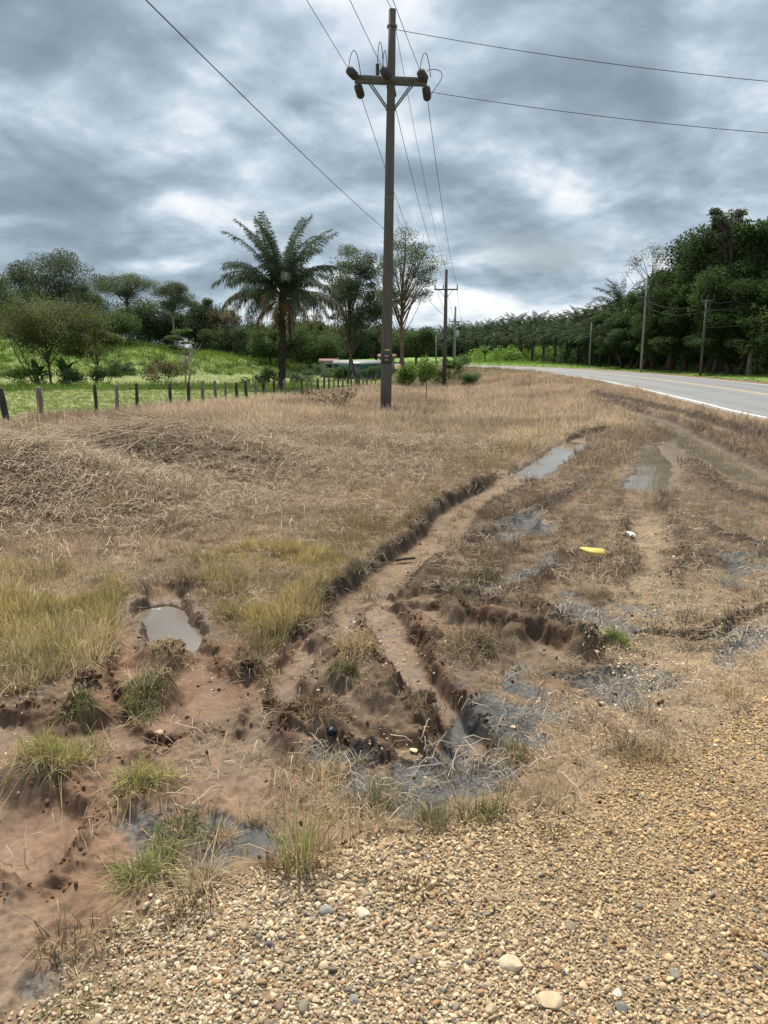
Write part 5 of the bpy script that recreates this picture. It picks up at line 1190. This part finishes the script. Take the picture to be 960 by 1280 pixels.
# yellow board
YM = simple('yellow_plastic', (.62, .46, .12), .5, .12, 12, .15)
x, y = G(740, 703); z = Hat(x, y); zg = max(Hat(x - .06, y), Hat(x + .06, y), z); m = MB(); out = [(-.095, .045), (-.06, .055), (.09, .050), (.092, -.02), (.075, -.05), (-.02, -.04), (-.065, -.012)]
n = len(out); V = [(a, b * .9, 0) for a, b in out] + [(a, b * .9, .012) for a, b in out]; Q_ = [(i, (i + 1) % n, n + (i + 1) % n, n + i) for i in range(n)]
V += [(0, 0, 0), (0, 0, .012)]; T_ = [(2 * n, (i + 1) % n, i) for i in range(n)] + [(2 * n + 1, n + i, n + (i + 1) % n) for i in range(n)]
m.add(V, Q_, T_); o = m.build('yellow_board', YM); o.location = (x, y, zg + .075); o.rotation_euler = (R(13), R(3), R(-5)); tag(o, 'broken piece of bright yellow board lying on the dry turf', 'board')
# scraps of litter
LM = simple('white_litter', (.72, .72, .68), .6, .1, 20, .1)
def scrap(px, py, s_, label, mat, name='litter_scrap'):
    x, y = G(px, py); z = Hat(x, y); V = []; n = 7; rg = np.random.default_rng(int(px)); m = MB()
    for i in range(n):
        for j in range(n): V.append(((i / (n - 1) - .5) * s_ + rg.normal(0, s_ * .03), (j / (n - 1) - .5) * s_ * .7 + rg.normal(0, s_ * .03), s_ * .12 + .16 * s_ * math.sin(i * 1.3 + px) * math.cos(j * 1.1)))
    m.add(V, [(i * n + j, (i + 1) * n + j, (i + 1) * n + j + 1, i * n + j + 1) for i in range(n - 1) for j in range(n - 1)]); o = m.build(name, mat, None, True); o.location = (x, y, z + .04); sd_ = o.modifiers.new('thickness', 'SOLIDIFY'); sd_.thickness = .002; return tag(o, label, 'litter')
scrap(712, 512, .13, 'left of two small white scraps on the dry verge near the road', LM); scrap(727, 508, .16, 'right of two small white scraps on the dry verge near the road', LM); scrap(790, 671, .06, 'white scrap of paper on the stony track', LM)
x, y = G(414, 921); V, T_ = rock_mesh(33, .6, 4); V = V * .032 * (1 + .25 * fbm(V[:, 0] * 2, V[:, 1] * 2 + V[:, 2], 2, 3, 5)[:, None]); m = MB(); m.add(V, None, T_); o = m.build('dark_lump', simple('blue_black_clay', (.018, .027, .036), .35, .3, 40, .5, .004), None, True); o.location = (x, y, Hat(x, y) + .015); tag(o, 'small blue-black lump at the upper edge of the black mud', 'lump')
x, y = G(505, 696); m = MB(); m.tube([(-.07, -.03, .03), (0, 0, .035), (.09, .035, .03)], [.012, .013, .009], 7, lump=.3); o = m.build('broken_branch', BARK); o.location = (x, y, Hat(x, y)); tag(o, 'short dark broken branch lying in the long left rut', 'branch')

# ------------------------------------------------------------------ sky, sun, camera
SUN_EL, SUN_AZ = R(58), R(-12)      # high, ahead of the viewer and slightly left
w = bpy.data.worlds.new('World'); scene.world = w; w.use_nodes = True; nt = w.node_tree; nt.nodes.clear(); N = nt.nodes.new; L = nt.links.new
out_ = N('ShaderNodeOutputWorld'); tc = N('ShaderNodeTexCoord'); sky = N('ShaderNodeTexSky'); sky.sky_type = 'NISHITA'; sky.sun_disc = False; sky.sun_elevation = SUN_EL; sky.sun_rotation = SUN_AZ; sky.altitude = 50; sky.air_density = 1.2; sky.dust_density = 2
bg1 = N('ShaderNodeBackground'); L(sky.outputs[0], bg1.inputs[0]); bg1.inputs[1].default_value = .07
def mth(op, a, b=None, c=None):
    q = N('ShaderNodeMath'); q.operation = op
    for i, v in enumerate((a, b, c)):
        if v is None: continue
        if isinstance(v, (int, float)): q.inputs[i].default_value = v
        else: L(v, q.inputs[i])
    return q.outputs[0]
sx = N('ShaderNodeSeparateXYZ'); L(tc.outputs['Generated'], sx.inputs[0])
zd = mth('ADD', mth('MAXIMUM', sx.outputs[2], 0), .32)
cb = N('ShaderNodeCombineXYZ'); L(mth('DIVIDE', sx.outputs[0], zd), cb.inputs[0]); L(mth('DIVIDE', sx.outputs[1], zd), cb.inputs[1]); cb.inputs[2].default_value = 3.7
def nz(scale, detail, rough, dist=0, off=0):
    a = N('ShaderNodeTexNoise'); a.inputs['Scale'].default_value = scale; a.inputs['Detail'].default_value = detail; a.inputs['Roughness'].default_value = rough; a.inputs['Distortion'].default_value = dist
    if off:
        mp = N('ShaderNodeVectorMath'); mp.operation = 'ADD'; mp.inputs[1].default_value = (off, off * .7, off * 1.3); L(cb.outputs[0], mp.inputs[0]); L(mp.outputs[0], a.inputs['Vector'])
    else: L(cb.outputs[0], a.inputs['Vector'])
    return a.outputs['Fac']
big = nz(1.5, 3, .5, .6, 2.2); med = nz(2.9, 10, .56, .35); fine = nz(9, 8, .58, .3, 5.1)
val = mth('ADD', mth('ADD', mth('MULTIPLY', mth('SUBTRACT', big, .5), .6), mth('MULTIPLY', mth('SUBTRACT', med, .5), .85)), mth('MULTIPLY', mth('SUBTRACT', fine, .5), .40))
def nz2(scale, detail, rough, dx, dy):
    a = N('ShaderNodeTexNoise'); a.inputs['Scale'].default_value = scale; a.inputs['Detail'].default_value = detail; a.inputs['Roughness'].default_value = rough; a.inputs['Distortion'].default_value = .35
    mp = N('ShaderNodeVectorMath'); mp.operation = 'ADD'; mp.inputs[1].default_value = (dx, dy, 0); L(cb.outputs[0], mp.inputs[0]); L(mp.outputs[0], a.inputs['Vector']); return a.outputs['Fac']
# edges that face the sun are brighter: compare the cloud's thickness here and a little nearer the sun
relief = mth('SUBTRACT', nz2(3.3, 7, .50, 0, 0), nz2(3.3, 7, .50, -.02, .085))
val = mth('ADD', val, mth('MULTIPLY', relief, 1.0))
val = mth('ADD', val, .508); hr = N('ShaderNodeMapRange'); L(sx.outputs[2], hr.inputs[0]); hr.inputs[1].default_value = .0; hr.inputs[2].default_value = .36; hr.inputs[3].default_value = .17; hr.inputs[4].default_value = 0; val = mth('ADD', val, hr.outputs[0])
nd = N('ShaderNodeVectorMath'); nd.operation = 'NORMALIZE'; L(tc.outputs['Generated'], nd.inputs[0])
# large cloud banks, each at its own place in the sky
BANKS = [(345, 205, 9, .09), (590, 130, 8, .16), (640, 340, 12, .06), (240, 190, 5, .04), (110, 220, 7, .02), (60, 90, 17, -.26), (830, 130, 15, -.24), (520, 250, 6, -.05), (480, 235, 6, -.13), (190, 10, 10, .06), (700, 195, 8, -.10), (60, 270, 10, -.08), (880, 240, 9, .08), (330, 410, 10, .04), (430, 380, 12, .0), (940, 30, 4, .15), (400, 60, 9, .06)]
for px, py, rd_, wt in BANKS:
    d = Vector(ray(px, py)).normalized(); dt = N('ShaderNodeVectorMath'); dt.operation = 'DOT_PRODUCT'; dt.inputs[1].default_value = d; L(nd.outputs[0], dt.inputs[0])
    mr = N('ShaderNodeMapRange'); mr.interpolation_type = 'SMOOTHSTEP'; L(dt.outputs['Value'], mr.inputs[0]); mr.inputs[1].default_value = math.cos(R(rd_ * 1.5)); mr.inputs[2].default_value = 1; mr.inputs[3].default_value = 0; mr.inputs[4].default_value = wt
    val = mth('ADD', val, mr.outputs[0])
rp = N('ShaderNodeValToRGB'); L(val, rp.inputs[0]); el = rp.color_ramp.elements
stops = [(.0, (.20, .26, .32)), (.28, (.27, .34, .41)), (.44, (.37, .455, .54)), (.56, (.49, .585, .67)), (.66, (.66, .73, .80)), (.84, (.88, .91, .93))]
while len(el) < len(stops): el.new(.5)
for k, (p_, c_) in enumerate(stops): el[k].position = p_; el[k].color = lin(c_)
bg2 = N('ShaderNodeBackground'); L(rp.outputs[0], bg2.inputs[0]); bg2.inputs[1].default_value = .74
gap = nz(1.7, 6, .55, .2, 9.3); mg = N('ShaderNodeMapRange'); L(gap, mg.inputs[0]); mg.inputs[1].default_value = .30; mg.inputs[2].default_value = .42; mg.inputs[3].default_value = .55; mg.inputs[4].default_value = 1
mxs = N('ShaderNodeMixShader'); L(mg.outputs[0], mxs.inputs[0]); L(bg1.outputs[0], mxs.inputs[1]); L(bg2.outputs[0], mxs.inputs[2]); L(mxs.outputs[0], out_.inputs[0])
sl = bpy.data.lights.new('sun', 'SUN'); sl.energy = 4.3; sl.angle = R(5); sl.color = (1, .92, .80); so = bpy.data.objects.new('sun', sl); COL.objects.link(so)
sd = Vector((math.sin(SUN_AZ) * math.cos(SUN_EL), math.cos(SUN_AZ) * math.cos(SUN_EL), math.sin(SUN_EL))); so.rotation_euler = (-sd).to_track_quat('-Z', 'Y').to_euler(); so.location = sd * 60
cam = bpy.data.cameras.new('camera'); co = bpy.data.objects.new('camera', cam); COL.objects.link(co); co.location = (0, 0, CAMH); co.rotation_euler = (R(90) - PITCH, 0, 0)
cam.sensor_fit = 'VERTICAL'; cam.sensor_height = 36; cam.lens = 36 * F / 1280; cam.clip_end = 6000; cam.clip_start = .05; scene.camera = co
vs = scene.view_settings; vs.view_transform = 'Standard'; vs.look = 'None'; vs.gamma = 1; vs.exposure = .62; vs.use_curve_mapping = False
scene.cycles.max_bounces = 6; scene.cycles.transparent_max_bounces = 8; scene.cycles.use_denoising = True
